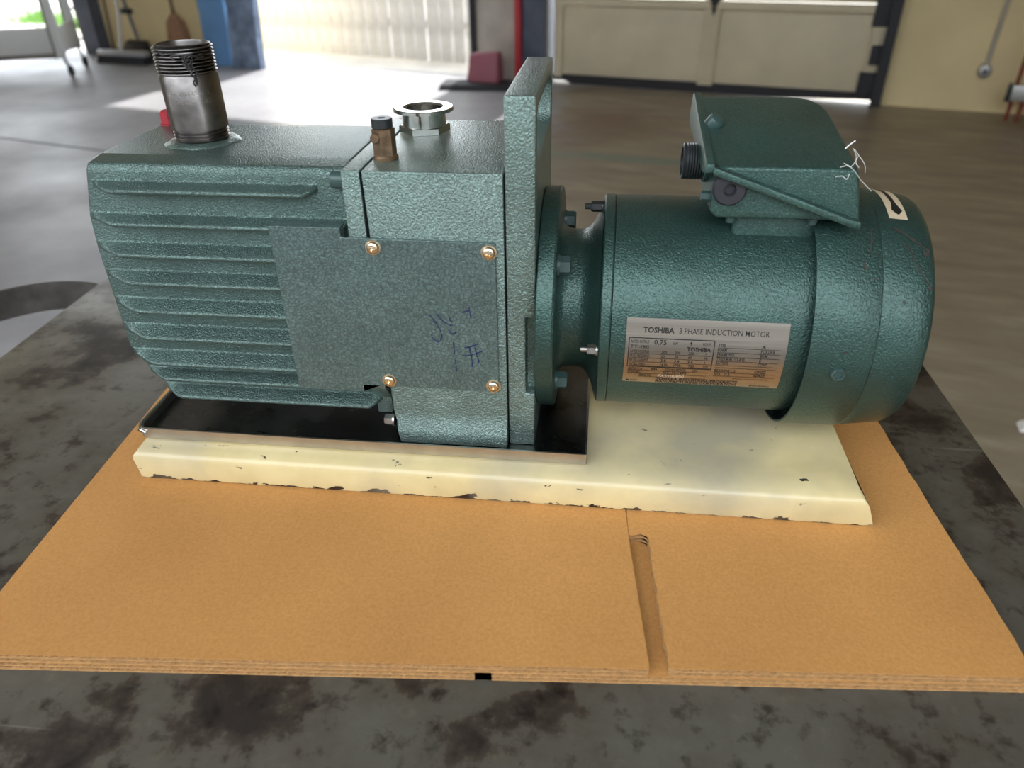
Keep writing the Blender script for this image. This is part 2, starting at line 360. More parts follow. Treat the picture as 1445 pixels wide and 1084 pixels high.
def spline(pts, n=6):
    pts = [Vector(p) for p in pts]; out = []
    for i in range(len(pts) - 1):
        p0 = pts[max(i - 1, 0)]; p1 = pts[i]; p2 = pts[i + 1]; p3 = pts[min(i + 2, len(pts) - 1)]
        for k in range(n):
            t = k / n
            out.append(0.5 * ((2 * p1) + (p2 - p0) * t + (2 * p0 - 5 * p1 + 4 * p2 - p3) * t * t + (3 * p1 - p0 - 3 * p2 + p3) * t ** 3))
    out.append(pts[-1]); return out
def hull(bm, pts):
    vs = [bm.verts.new(p) for p in pts]
    bmesh.ops.convex_hull(bm, input=vs)
def shared(o, name, loc, parent, rot=None):
    c = bpy.data.objects.new(name, o.data); COL.objects.link(c); c.location = loc; c.parent = parent
    if rot is not None: c.rotation_euler = rot
    return c
def cut(o, bm_cut):
    """boolean a cutter (given in the object's own mesh space) out of a mesh object"""
    bmesh.ops.recalc_face_normals(bm_cut, faces=bm_cut.faces[:])
    me = bpy.data.meshes.new('cutter'); bm_cut.to_mesh(me); bm_cut.free()
    c = bpy.data.objects.new('cutter', me); COL.objects.link(c)
    t = bpy.data.objects.new('cut_target', o.data); COL.objects.link(t)
    md = t.modifiers.new('cut', 'BOOLEAN'); md.operation = 'DIFFERENCE'; md.solver = 'EXACT'; md.object = c
    bpy.context.view_layer.update()
    new = bpy.data.meshes.new_from_object(t.evaluated_get(bpy.context.evaluated_depsgraph_get()))
    bpy.data.objects.remove(t); bpy.data.objects.remove(c)
    if len(new.polygons) > 10:
        for p in new.polygons: p.use_smooth = True
        new.set_sharp_from_angle(angle=R_(35)); new.name = o.data.name; o.data = new
    return o
def text_mesh(txt, bold=0.0):
    cu = bpy.data.curves.new('txt', 'FONT'); cu.body = txt; cu.resolution_u = 2; cu.fill_mode = 'FRONT'; cu.offset = bold
    ob = bpy.data.objects.new('txt', cu); COL.objects.link(ob)
    bpy.context.view_layer.update()
    me = bpy.data.meshes.new_from_object(ob.evaluated_get(bpy.context.evaluated_depsgraph_get()))
    vs = [v.co.copy() for v in me.vertices]; fs = [tuple(p.vertices) for p in me.polygons]
    bpy.data.objects.remove(ob); bpy.data.curves.remove(cu); bpy.data.meshes.remove(me)
    return vs, fs

# ================================================================== THE SETTING
def wobj(name, boxes, mat, kind='structure', parent=None, bevel=0.0, label=None):
    """boxes in wall-frame metres (s0,o0,z0,s1,o1,z1)"""
    bm = bmesh.new()
    for (s0, o0, z0, s1, o1, z1) in boxes: box(bm, (s0, o0, z0), (s1, o1, z1))
    if parent is None:
        o = finish(bm, name, mat, None, bevel, loc=W0, rz=WANG, smooth=30)
        if kind: o['kind'] = kind
        if label: o['label'] = label
    else:
        o = finish(bm, name, mat, parent, bevel, smooth=30)
    return o
HR = 4.6; OH = 3.2; FO = -7.7
SR = 8.5; FH = 3.6      # right wall, head of the front bay
fl = wobj('floor', [(-9, FO, -0.2, SR, 0.12, 0.0)], M['floor'], label='worn grey concrete shop floor, browner towards the rolled door')
wobj('wall_back', [(-9, 0, OH, SR, 0.12, HR), (-9, 0, 2.2, -6.03, 0.12, OH), (-6.03, 0, 0, -3.64, 0.12, OH), (-0.55, 0, 3.0, 2.10, 0.12, OH), (2.10, 0, 0, SR, 0.12, OH)], M['wall'], label='cream painted back wall around the open bays')
wobj('wall_left', [(-9.12, FO, 0, -9, 0.12, HR)], M['roomwall'], label='plain shop wall on the left')
wobj('wall_right', [(SR, FO, 0, SR + 0.12, 0.12, HR)], M['roomwall'], label='plain shop wall on the right')
wobj('wall_front', [(-9, FO - 0.12, FH, SR, FO, HR), (-9, FO - 0.12, 0, -2.2, FO, FH), (6.0, FO - 0.12, 0, SR, FO, FH)], M['roomwall'], label='shop wall behind the bench with a wide open bay')
wobj('ceiling', [(-9, FO, HR, SR, 0.12, HR + 0.1)], M['ceiling'], label='plain shop ceiling')
wobj('apron', [(-40, FO - 30, -0.25, 30, FO - 0.001, -0.02)], M['asphalt'], label='grey asphalt apron outside the bay behind the bench')
wobj('sky_blocker', [(-16, FO - 9.2, -0.02, 18, FO - 8.5, 4.1)], M['blocker'], label='unseen dark brown slab across the apron, added to block part of the sky')  # unseen dark slab added to cut off the low sky light
# pier between the bays
wobj('trim_1', [(-1.16, -0.06, 0, -0.70, 0.16, OH)], M['wallgrey'], label='pale grey pier beside the open bay', bevel=0.01)
wobj('trim_2', [(-0.70, -0.10, 0, -0.50, 0.14, OH)], M['bluegrey'], label='dark slate column beside the rolled door', bevel=0.008)
wobj('trim_3', [(-0.755, -0.13, 0, -0.705, 0.12, OH)], M['redpaint'], label='narrow red strip on the pier')
wobj('trim_4', [(-1.19, -0.09, 0, -1.14, 0.18, OH)], M['blackpaint'], label='dark edge strip of the open bay')
wobj('trim_5', [(2.04, -0.10, 0, 2.11, 0.03, 3.0)], M['blackpaint'], label='black vertical door track on the cream wall')
wobj('trim_6', [(-4.16, -0.10, 0, -4.02, 0.05, 3.0)], M['bluegrey'], label='slate grey post beside the blue board')
wobj('trim_7', [(-5.84, -0.14, 0, -5.62, 0.0, 3.0)], M['bluegrey'], label='dark slate column beside the hung brooms')
wobj('baseboard_back', [(-5.62, -0.05, 0, -4.17, 0, 0.06)], M['wood'], label='brown board along the foot of the broom wall')
# closed bay door
d1 = new_empty('door_1', W0, WANG); tag(d1, 'cream panelled overhead door closed to the floor', kind='structure')
def dpart(name, b, mat, bevel=0.004): return wobj(name, [b], mat, None, d1, bevel)
for (a, b) in ((-0.38, 0.76), (0.88, 1.95)):
    dpart('door_panel', (a, 0.02, 0.075, b, 0.05, 0.60), M['door'])
    dpart('door_panel', (a, 0.02, 0.66, b, 0.05, 1.2), M['door']); dpart('door_panel', (a, 0.02, 1.26, b, 0.05, 1.8), M['door']); dpart('door_panel', (a, 0.02, 1.86, b, 0.05, 3.0), M['door'])
for (a, b) in ((-0.45, -0.38), (0.76, 0.88), (1.95, 2.04)): dpart('door_stile', (a, -0.01, 0.06, b, 0.05, 3.0), M['door'])
for z in (0.60, 1.20, 1.80): dpart('door_rail', (-0.45, -0.02, z, 2.04, 0.055, z + 0.055), M['door'])
bm = bmesh.new()   # rubber seal, lifted towards one end where daylight leaks through
loft(bm, [[Vector((x, 0.0, z)), Vector((x, 0.05, z)), Vector((x, 0.05, 0.074)), Vector((x, 0.0, 0.074))] for x, z in ((-0.48, 0.03), (-0.36, 0.028), (-0.30, 0.006), (0.3, 0.003), (0.8, 0.003), (1.3, 0.005), (1.6, 0.013), (1.95, 0.026), (2.04, 0.026))])
finish(bm, 'bottom_seal', M['rubber'], d1)
wobj('corner_bracket', [(1.94, -0.03, 0.52, 2.04, 0.0, 0.72)], M['blackpaint'], None, d1)
wobj('corner_bracket', [(1.97, -0.03, 0.27, 2.04, 0.0, 0.40)], M['blackpaint'], None, d1)
wobj('corner_bracket', [(1.93, -0.03, 0.06, 2.04, 0.0, 0.22)], M['blackpaint'], None, d1)
bm = bmesh.new(); hull(bm, [Vector((0.79, -0.02, 0.68)), Vector((0.87, -0.02, 0.68)), Vector((0.83, -0.02, 0.55)), Vector((0.79, -0.012, 0.68)), Vector((0.87, -0.012, 0.68)), Vector((0.83, -0.012, 0.55))])
finish(bm, 'hinge', M['blackpaint'], d1)
# the yard outside
yd = wobj('yard', [(-40, 0.12, -0.25, 30, 40, -0.04)], M['yard'], label='pale sunlit yard outside the open bays')
# joints and marks in the floor
def floor_mark(name, pts, mat, label, z=0.0015):
    bm = bmesh.new(); lo = [Vector((x, y, 0.0)) for x, y in pts]; hi = [Vector((x, y, z)) for x, y in pts]; loft(bm, [lo, hi])
    o = finish(bm, name, mat, None, 0, smooth=0); o['kind'] = 'structure'; o['label'] = label; return o
floor_mark('trim_8', [(-6.0, 5.22), (-6.0, 5.235), (-0.6, 3.605), (-0.6, 3.59)], M['bristle'], 'thin dark joint sawn in the concrete floor')

# ------------------------------------------------------------------ boundary fence outside
fe = new_empty('boundary_fence', wp(-2.6, 0.95, -0.04), WANG - R_(4))
tag(fe, 'whitewashed plank fence in full daylight outside the open bay', 'fence')
bm = bmesh.new(); box(bm, (-0.072, 0, 0), (0.072, 0.02, 1.32)); pk = finish(bm, 'plank', M['fence'], fe, 0.004); pk.location = (-2.4, 0, 0)
for i in range(1, 33): shared(pk, 'plank', (-2.4 + 0.152 * i, random.uniform(0, 0.012), random.uniform(-0.02, 0.0) * 0), fe)
for z in (0.30, 1.0):
    bm = bmesh.new(); box(bm, (-2.5, 0.034, z), (2.6, 0.075, z + 0.09)); finish(bm, 'rail', M['fence'], fe, 0.004)
# grass by the far left opening
bm = bmesh.new()
for i in range(900):
    cx, cy = random.choice([(-8.35, 1.9), (-7.4, 2.3), (-9.6, 2.2)]); a = random.uniform(0, 6.28); rr = abs(random.gauss(0, 0.28))
    p = Vector((cx + rr * math.cos(a) * 1.6, cy + rr * math.sin(a), 0)); h = random.uniform(0.08, 0.28); d = Vector((random.gauss(0, 0.05), random.gauss(0, 0.05), h))
    w = Vector((0.012, 0, 0))
    vs = [bm.verts.new(q) for q in (p - w, p + w, p + d)]; bm.faces.new(vs)
g = finish(bm, 'grass', M['grass'], None, loc=W0 + Vector((0, 0, -0.04)), rz=WANG, smooth=0)
tag(g, 'patches of green grass in the yard', 'grass', kind='stuff')

# ------------------------------------------------------------------ things along the back wall
# plastic-wrapped sheet and blue board leaning by the bay
bm = bmesh.new()
loft(bm, [[Vector((x0, y0, z)), Vector((x1, y0, z)), Vector((x1, y0 + 0.04, z)), Vector((x0, y0 + 0.04, z))] for (x0, x1, y0, z) in ((-0.17, 0.15, -0.20, 0.0), (-0.19, 0.13, -0.02, 2.1))])
bb = finish(bm, 'blue_board', M['bluefoam'], None, 0.006, loc=wp(-3.88, -0.05, 0), rz=WANG); tag(bb, 'flat blue board leaning upright beside the open bay', 'board')
bm = bmesh.new(); rows = []
for k in range(13):
    z = 2.0 * k / 12; ring = []
    for i in range(9):
        x = -0.17 + 0.34 * i / 8; ring.append(Vector((x, -0.22 + 0.18 * k / 12 + random.uniform(-0.018, 0.018), z)))
    for i in range(8, -1, -1):
        x = -0.17 + 0.34 * i / 8; ring.append(Vector((x, -0.15 + 0.18 * k / 12, z)))
    rows.append(ring)
loft(bm, rows); pf = finish(bm, 'wrapped_sheet', M['film'], None, 0, loc=wp(-3.50, -0.08, 0), rz=WANG, smooth=60); tag(pf, 'dark sheet wrapped in creased blue-grey plastic film beside the blue board', 'sheet')
# black floor ramp and red block at the pier
bm = bmesh.new(); hull(bm, [Vector(p) for p in ((-0.36, -0.14, 0), (0.36, -0.14, 0), (0.36, 0.16, 0), (-0.36, 0.16, 0), (-0.34, -0.10, 0.045), (0.34, -0.10, 0.045), (0.34, 0.14, 0.045), (-0.34, 0.14, 0.045))])
rp = finish(bm, 'rubber_ramp', M['rubber'], None, 0.004, loc=wp(-0.93, -0.40, 0), rz=WANG + R_(16)); tag(rp, 'flat black rubber ramp lying before the pier', 'ramp')
bm = bmesh.new(); hull(bm, [Vector(p) for p in ((-0.14, -0.08, 0), (0.14, -0.08, 0), (0.14, 0.08, 0), (-0.14, 0.08, 0), (-0.12, -0.04, 0.21), (0.13, -0.04, 0.23), (0.13, 0.06, 0.23), (-0.12, 0.06, 0.21))])
rb = finish(bm, 'red_block', M['pinkblock'], None, 0.012, loc=wp(-0.93, -0.35, 0.046), rz=WANG); tag(rb, 'faded red wedge-shaped block standing on the black ramp', 'block')
# conduit and outlet box on the right wall
e = new_empty('wall_conduit', wp(2.71, -0.03, 0.24), WANG); tag(e, 'galvanised conduit running down the cream wall to a round box', 'conduit')
bm = bmesh.new(); tube(bm, [(0.0, 0.0, 0.04), (0.015, 0, 0.6), (0.015, 0, 2.7)], 0.014, 10); finish(bm, 'conduit_pipe', M['wallgrey'], e)
bm = bmesh.new(); lathe(bm, 'Y', Vector((0, 0, 0.03)), [(-0.03, 0.030), (-0.026, 0.042), (0.03, 0.042)], 20); finish(bm, 'outlet_box', M['galv'], e, 0.003)
bm = bmesh.new(); lathe(bm, 'Y', Vector((0, 0, 0.03)), [(-0.036, 0.014), (-0.029, 0.016)], 14); finish(bm, 'socket', M['blacksteel'], e)
e = new_empty('red_pipe_rack', wp(2.96, -0.25, 0), WANG); tag(e, 'upright red pipes held by a grey clamp box against the cream wall', 'pipes')
for x in (-0.07, -0.005, 0.07, 0.15):
    bm = bmesh.new(); tube(bm, [(x, 0, 0.0), (x, 0, 2.6)], 0.013, 10); finish(bm, 'pipe', M['redpipe'], e)
bm = bmesh.new(); box(bm, (-0.09, -0.035, 0.13), (0.24, 0.025, 0.23)); finish(bm, 'clamp_box', M['galv'], e, 0.006)
bm = bmesh.new(); box(bm, (-0.115, -0.028, 0.125), (-0.088, 0.02, 0.235)); finish(bm, 'end_cap', M['blacksteel'], e, 0.003)
# push broom
e = new_empty('push_broom', wp(-4.93, -0.45, 0), WANG + R_(4)); tag(e, 'wide push broom with a silver pole standing before the broom wall', 'broom')
bm = bmesh.new(); box(bm, (-0.30, -0.05, 0.07), (0.30, 0.05, 0.12)); finish(bm, 'head', M['silver'], e, 0.012)
bm = bmesh.new(); hull(bm, [Vector(p) for p in ((-0.29, -0.045, 0.072), (0.29, -0.045, 0.072), (0.29, 0.045, 0.072), (-0.29, 0.045, 0.072), (-0.31, -0.07, 0), (0.31, -0.07, 0), (0.31, 0.07, 0), (-0.31, 0.07, 0))]); finish(bm, 'bristles', M['bristle'], e)
bm = bmesh.new(); tube(bm, [(-0.02, 0, 0.11), (-0.05, 0.13, 0.45), (-0.20, 0.38, 1.45)], 0.016, 10); finish(bm, 'pole', M['silver'], e)
# long brooms hung on the wall
e = new_empty('corn_broom', wp(-4.52, -0.08, 0.05), WANG); tag(e, 'straw broom with a rust-brown head hung against the cream wall', 'broom')
bm = bmesh.new(); hull(bm, [Vector((x, y, z)) for (x, z, t) in ((-0.13, 0.06, .05), (0.13, 0.06, .05), (-0.09, 0.30, .04), (0.09, 0.30, .04), (-0.03, 0.38, .02), (0.03, 0.38, .02)) for y in (-t, t)]); finish(bm, 'bristles', M['straw'], e, 0.01)
bm = bmesh.new(); tube(bm, [(0, 0, 0.36), (0.0, 0.0, 1.5)], 0.014, 10); finish(bm, 'handle', M['wood'], e)
e = new_empty('dust_pan', wp(-5.02, -0.20, 0.0), WANG); tag(e, 'dark upright dustpan with a long black handle beside the straw broom', 'dustpan')
bm = bmesh.new(); hull(bm, [Vector(p) for p in ((-0.15, -0.10, 0), (0.15, -0.10, 0), (0.15, 0.06, 0), (-0.15, 0.06, 0), (-0.14, 0.0, 0.16), (0.14, 0.0, 0.16), (0.14, 0.06, 0.18), (-0.14, 0.06, 0.18))]); finish(bm, 'pan', M['blackpaint'], e, 0.008)
bm = bmesh.new(); tube(bm, [(0.02, 0.04, 0.16), (-0.07, 0.06, 0.55), (-0.16, 0.08, 0.95)], 0.016, 10); finish(bm, 'handle', M['bluegrey'], e)
bm = bmesh.new(); box(bm, (-0.12, 0.02, 0.42), (0.0, 0.08, 0.47)); finish(bm, 'grip', M['blackpaint'], e, 0.01)
e = new_empty('wooden_pole', wp(-5.40, -0.06, 0.0), WANG); tag(e, 'thin brown wooden pole leaning on the wall behind the push broom', 'pole')
bm = bmesh.new(); tube(bm, [(0, -0.10, 0), (0.0, 0.04, 1.6)], 0.013, 10); finish(bm, 'shaft', M['wood'], e)
bm = bmesh.new(); lathe(bm, 'Z', Vector((0, 0.04, 1.6)), [(-0.02, 0.015), (0.01, 0.015), (0.02, 0.006)], 10); finish(bm, 'tip', M['bristle'], e)
# hose coils
for k, (z0, r) in enumerate(((0.15, 0.07), (0.30, 0.09), (0.47, 0.10))):
    bm = bmesh.new(); tube(bm, [(-0.07 + (r * 1.35) * math.cos(a), -0.02 - 0.02 * math.sin(a * 2), r * 0.7 * math.sin(a)) for a in [math.pi + math.pi * i / 18 for i in range(19)]], 0.013, 8)
    o = finish(bm, 'hose_loop', M['bristle'], None, loc=wp(-5.86, -0.05, z0 + 0.04), rz=WANG, smooth=60); tag(o, ('small black hose loop hung lowest on the wall', 'middle black hose loop hung between two others on the wall', 'large black hose loop hung above the other loops')[k], 'hose', 'hose loops on the wall')
# white cart by the far left opening
e = new_empty('white_cart', wp(-4.83, -1.2, 0), WANG + R_(38)); tag(e, 'white enamelled cart on casters before the far opening', 'cart')
bm = bmesh.new(); box(bm, (-1.3, -0.02, 0.20), (0.02, 0.01, 0.42)); finish(bm, 'side_panel', M['whitemetal'], e, 0.01)
bm = bmesh.new(); box(bm, (-1.3, 0.01, 0.20), (0.02, 0.62, 0.235)); finish(bm, 'shelf', M['whitemetal'], e, 0.005)
bm = bmesh.new(); box(bm, (0.0, 0.01, 0.20), (0.025, 0.62, 0.42)); finish(bm, 'end_panel', M['whitemetal'], e, 0.01)
for (x, y, m) in ((0.0, -0.01, 'whitemetal'), (0.0, 0.60, 'whitemetal'), (-1.28, -0.01, 'whitemetal'), (-1.28, 0.60, 'whitemetal')):
    bm = bmesh.new(); box(bm, (x - 0.045, y - 0.03, 0.17), (x + 0.03, y + 0.03, 1.5)); p = finish(bm, 'post', M[m], e, 0.006)
    bm = bmesh.new(); box(bm, (x - 0.055, y - 0.036, 0.16), (x - 0.040, y + 0.034, 1.5)); finish(bm, 'edge_strip', M['cartdark'], p, 0.002)  # darker taupe strip along one edge of the post
bm = bmesh.new(); box(bm, (-1.3, -0.035, 0.165), (0.03, -0.022, 0.205)); finish(bm, 'lower_rail', M['cartdark'], e, 0.003)
for (x, y) in ((0, 0), (0, 0.58), (-1.26, 0), (-1.26, 0.58)):
    bm = bmesh.new(); tube(bm, [(x, y, 0.18), (x + 0.03, y, 0.05)], 0.013, 8); c = finish(bm, 'caster_stem', M['blackpaint'], e)
    bm = bmesh.new(); lathe(bm, 'X', Vector((x + 0.03, y, 0.05)), [(-0.018, 0.042), (-0.012, 0.05), (0.012, 0.05), (0.018, 0.042)], 18); finish(bm, 'wheel', M['rubber'], c)
# paper scrap on the floor
bm = bmesh.new(); hull(bm, [Vector(p) for p in ((-0.03, -0.02, 0), (0.03, -0.025, 0), (0.035, 0.02, 0), (-0.02, 0.025, 0), (-0.02, -0.015, 0.012), (0.028, 0.0, 0.02), (-0.01, 0.02, 0.014))])
ps = finish(bm, 'paper_scrap', M['paper'], None, 0, loc=(1.20, 1.79, 0), smooth=0); tag(ps, 'small crumpled white scrap lying on the brown floor', 'scrap')

# ================================================================== WORK TABLE
tb = new_empty('steel_cart', (-0.13, 0.45, 0)); tag(tb, 'stained grey steel work cart that carries the cardboard and pump', 'cart')
TL = [(-0.548, 0.06), (0.306, 0.06), (0.300, 0.845), (-0.570, 0.845)]
bm = bmesh.new(); loft(bm, [[Vector((x, y, z)) for x, y in TL] for z in (ZT - 0.010, ZT)])
finish(bm, 'top_plate', M['table'], tb, 0.0018, 2, world=True)
bm = bmesh.new()
def scaled(k): 
    cx = sum(p[0] for p in TL) / 4; cy = sum(p[1] for p in TL) / 4
    return [(cx + (x - cx) * k, cy + (y - cy) * k) for x, y in TL]
loft(bm, [[Vector((x, y, z)) for x, y in scaled(0.97)] for z in (ZT - 0.06, ZT - 0.0105)]); finish(bm, 'apron', M['darkmetal'], tb, 0.002, world=True)
for (x, y) in scaled(0.92):
    bm = bmesh.new(); box(bm, (x - 0.02, y - 0.02, 0.0), (x + 0.02, y + 0.02, ZT - 0.06)); finish(bm, 'leg', M['darkmetal'], tb, 0.003, world=True)
bm = bmesh.new(); loft(bm, [[Vector((x, y, z)) for x, y in scaled(0.96)] for z in (0.22, 0.235)]); finish(bm, 'lower_shelf', M['darkmetal'], tb, 0.002, world=True)
# bent flat-bar handle on the left edge
hp = spline([(-0.556, 0.725, 0), (-0.600, 0.742, 0), (-0.650, 0.738, 0), (-0.695, 0.705, 0), (-0.735, 0.640, 0), (-0.755, 0.54, 0), (-0.745, 0.40, 0), (-0.69, 0.30, 0), (-0.545, 0.25, 0)], 6)
bm = bmesh.new(); rings = []
for i, p in enumerate(hp):
    d = (hp[min(i + 1, len(hp) - 1)] - hp[max(i - 1, 0)]).normalized(); nn = Vector((-d.y, d.x, 0)) * 0.003
    rings.append([Vector((p.x + nn.x, p.y + nn.y, ZT - 0.046)), Vector((p.x - nn.x, p.y - nn.y, ZT - 0.046)), Vector((p.x - nn.x, p.y - nn.y, ZT - 0.012)), Vector((p.x + nn.x, p.y + nn.y, ZT - 0.012))])
loft(bm, rings); finish(bm, 'push_handle', M['darkmetal'], tb, 0, smooth=40, world=True)

# ================================================================== CARDBOARD
cb = new_empty('flattened_box', (-0.05, 0.42, ZT)); tag(cb, 'flattened brown corrugated cardboard box under the pump base', 'cardboard')
FL = Vector((-0.3405, 0.2245)); FR = Vector((0.2385, 0.2705)); BL = Vector((-0.3665, 0.610)); BR = Vector((0.2165, 0.656))
def cq(a, t):      # a across (0..1), t towards the back (0..1)
    return (FL * (1 - a) + FR * a) * (1 - t) + (BL * (1 - a) + BR * a) * t
H2 = CARD_T / 2
def sheet(name, poly, z0, z1, parent, mat='card', bev=0.0004):
    bm = bmesh.new(); loft(bm, [[Vector((p.x, p.y, z)) for p in poly] for z in (z0, z1)])
    bmesh.ops.triangulate(bm, faces=[f for f in bm.faces if len(f.verts) > 4])
    return finish(bm, name, M[mat], parent, 0, smooth=0, world=True)
def board(name, polyf, zb, arange, per, seed, crush=0.0, flutes=True):
    """double-wall board: three liners and two fluted sheets"""
    rnd = random.Random(seed)
    th = 0.00038
    zs = [zb + 0.0001, zb + H2 / 2 - th / 2, zb + H2 - th - 0.0001]
    top = sheet(name, polyf, zs[2], zs[2] + th, cb)
    sheet('middle_liner', polyf, zs[1], zs[1] + th, top, 'inner'); sheet('bottom_liner', polyf, zs[0], zs[0] + th, top, 'inner')
    for j in range(2):
        bm = bmesh.new()
        lo = zs[j] + th; hi = zs[j + 1]; mid = (lo + hi) / 2; amp = (hi - lo) / 2 - 0.00012
        for (a0, a1, t1) in arange:
            w = (a1 - a0) * 0.58; n = max(4, int(w / per[j] * 8)); prev = None
            ph = rnd.uniform(0, 6)
            for i in range(n + 1):
                a = a0 + (a1 - a0) * i / n; x = 2 * math.pi * i / 8 + ph + 0.5 * math.sin(i * 0.037 + seed)
                s_ = math.sin(x); z = mid + amp * s_ * (1 - crush * rnd.random())
                p0 = cq(a, 0.0012 + 0.002 * crush * rnd.random()); p1 = cq(a, t1)
                cur = [bm.verts.new((p0.x, p0.y, z + 0.00011)), bm.verts.new((p1.x, p1.y, z + 0.00011)), bm.verts.new((p0.x, p0.y, z - 0.00011)), bm.verts.new((p1.x, p1.y, z - 0.00011))]
                if prev:
                    bm.faces.new((prev[0], cur[0], cur[1], prev[1])); bm.faces.new((prev[2], prev[3], cur[3], cur[2])); bm.faces.new((prev[0], prev[2], cur[2], cur[0]))
                prev = cur
        o = finish(bm, 'fluting', M['flute'], top, 0, smooth=60, world=True); o['kind'] = 'stuff'
    return top
def V2(x, y): return Vector((x, y))
# lower board, one short notch in its front edge
na0, na1 = 0.497, 0.518
lowp = [FL, cq(na0, 0), cq(na0, 0.05), cq(na1, 0.05), cq(na1, 0), FR, BR, BL]
# notch position follows the photograph: left third of the front edge
na0, na1 = 0.4955, 0.5115
lowp = [FL, cq(na0, 0), cq(na0, 0.05), cq(na1, 0.05), cq(na1, 0), FR, BR, BL]
lower = board('lower_panel', lowp, ZT, [(0.002, na0 - 0.002, 0.98), (na1 + 0.002, 0.998, 0.98)], (0.0058, 0.0066), 3)
# upper board: big panel left of the slot, flap right of it
rnd = random.Random(5)
SL = [V2(0.0392, 0.2546), V2(0.0300, 0.349), V2(0.0285, 0.376), V2(0.0270, 0.60)]
left_edge = []
for a, b in zip(SL[:-1], SL[1:]):
    n = 40
    for i in range(n): 
        p = a.lerp(b, i / n); left_edge.append(V2(p.x + (0.0006 if i % 2 else -0.0003), p.y))
pl = [FL] + left_edge + [cq(0.665, 1.0), BL]
up1 = board('upper_panel', pl, ZT + H2, [(0.002, 0.648, 0.98)], (0.0052, 0.0062), 11, 0.35)
right_edge = []
n = 34
for i in range(n + 1):
    p = V2(0.0493, 0.2560).lerp(V2(0.0425, 0.352), i / n); right_edge.append(V2(p.x + rnd.uniform(-0.0007, 0.0007), p.y))
right_edge += [V2(0.0415, 0.3545), V2(0.0372, 0.3560), V2(0.0322, 0.3538), V2(0.0302, 0.3545), V2(0.0292, 0.376), V2(0.0277, 0.60)]
rr_ = []
for i in range(30):
    p = FR.lerp(cq(1.0, 1.0), i / 30.0); rr_.append(V2(p.x + rnd.uniform(-0.0006, 0.0006), p.y))
pr = right_edge + [cq(0.668, 1.0), cq(1.0, 1.0)] + rr_[::-1]
up2 = board('flap_panel', pr, ZT + H2, [(0.677, 0.997, 0.25)], (0.0054, 0.0064), 23, 0.35)

# ================================================================== PUMP
PB = U(-0.2, 1.404, 0.0)
pump = new_empty('vacuum_pump', PB); tag(pump, 'green hammertone rotary vacuum pump with electric motor on a cream base plate', 'pump')
Y0, Z0m = 1.404, 0.327
AX = U(0, Y0, Z0m)
def part(bm, name, mat, parent=pump, bevel=0.0, seg=2, smooth=35): return finish(bm, name, M[mat], parent, bevel * S, seg, smooth, world=True)
def add(name, mat, fn, parent=pump, bevel=0.0, seg=2, smooth=35):
    bm = bmesh.new(); fn(bm); return part(bm, name, mat, parent, bevel, seg, smooth)

# --- base plate: bent channel with flared ends
def f_base(bm):
    prof = [(1.1245, 0.001), (1.1225, 0.006), (1.1225, 0.050), (1.1250, 0.058), (1.1320, 0.0645), (1.146, 0.0695), (1.168, 0.0735), (1.20, 0.075)]
    prof = prof + [(2 * Y0 - y, z) for y, z in prof[::-1]]
    inner = []
    for y, z in prof[::-1]:
        k = (y - Y0) / 0.2815; inner.append((Y0 + (y - Y0) * (1 - 0.038), max(z - 0.010, 0.001) if z > 0.055 else z))
    ring = prof + inner
    def xr(z): 
        pts = [(0.0, 0.535), (0.010, 0.568), (0.016, 0.566), (0.045, 0.543), (0.060, 0.530), (0.066, 0.523), (0.08, 0.521)]
        for (a, b), (c, d) in zip(pts[:-1], pts[1:]):
            if a <= z <= c: return b + (d - b) * (z - a) / (c - a)
        return 0.521
    def xl(z):
        pts = [(0.0, -0.936), (0.03, -0.941), (0.056, -0.944), (0.066, -0.936), (0.08, -0.928)]
        for (a, b), (c, d) in zip(pts[:-1], pts[1:]):
            if a <= z <= c: return b + (d - b) * (z - a) / (c - a)
        return -0.928
    n = 14; rings = []
    for i in range(n + 1):
        t = i / n; rings.append([U(xl(z) * (1 - t) + xr(z) * t, y, z) for y, z in ring])
    loft(bm, rings)
base = add('base_plate', 'cream', f_base, smooth=50)
base['label'] = 'chipped cream base plate'

# --- drip tray
def rrect(x0, x1, y0, y1, rl, rr, n=7):
    pts = []
    for (cx, cy, r, a0) in ((x1 - rr, y0 + rr, rr, -90), (x1 - rr, y1 - rr, rr, 0), (x0 + rl, y1 - rl, rl, 90), (x0 + rl, y0 + rl, rl, 180)):
        for k in range(n + 1):
            a = R_(a0 + 90 * k / n); pts.append((cx + r * math.cos(a), cy + r * math.sin(a)))
    return pts
TX0, TX1, TY0, TY1 = -0.944, 0.002, 1.165, 1.643
def f_tray(bm):
    o = rrect(TX0, TX1, TY0, TY1, 0.016, 0.003); i = rrect(TX0 + 0.004, TX1 - 0.004, TY0 + 0.004, TY1 - 0.004, 0.012, 0.002)
    loft(bm, [[U(x, y, 0.0765) for x, y in o], [U(x, y, 0.100) for x, y in o], [U(x, y, 0.100) for x, y in i], [U(x, y, 0.0795) for x, y in i]])
tray = add('drip_tray', 'traywall', f_tray, smooth=40)
def f_tfloor(bm):
    i = rrect(TX0 + 0.0045, TX1 - 0.0045, TY0 + 0.0045, TY1 - 0.0045, 0.012, 0.002); loft(bm, [[U(x, y, 0.0796) for x, y in i], [U(x, y, 0.0805) for x, y in i]])
add('tray_floor', 'tray', f_tfloor, tray, smooth=40)
def f_trim(bm): tube(bm, [U(TX0 + 0.020, TY0 - 0.001, 0.090), U(TX0 + 0.004, TY0 + 0.004, 0.094), U(TX0 - 0.001, TY0 + 0.020, 0.098), U(TX0 - 0.001, 1.4, 0.099), U(TX0 - 0.001, TY1 - 0.02, 0.098)], 0.0055 * S, 10)
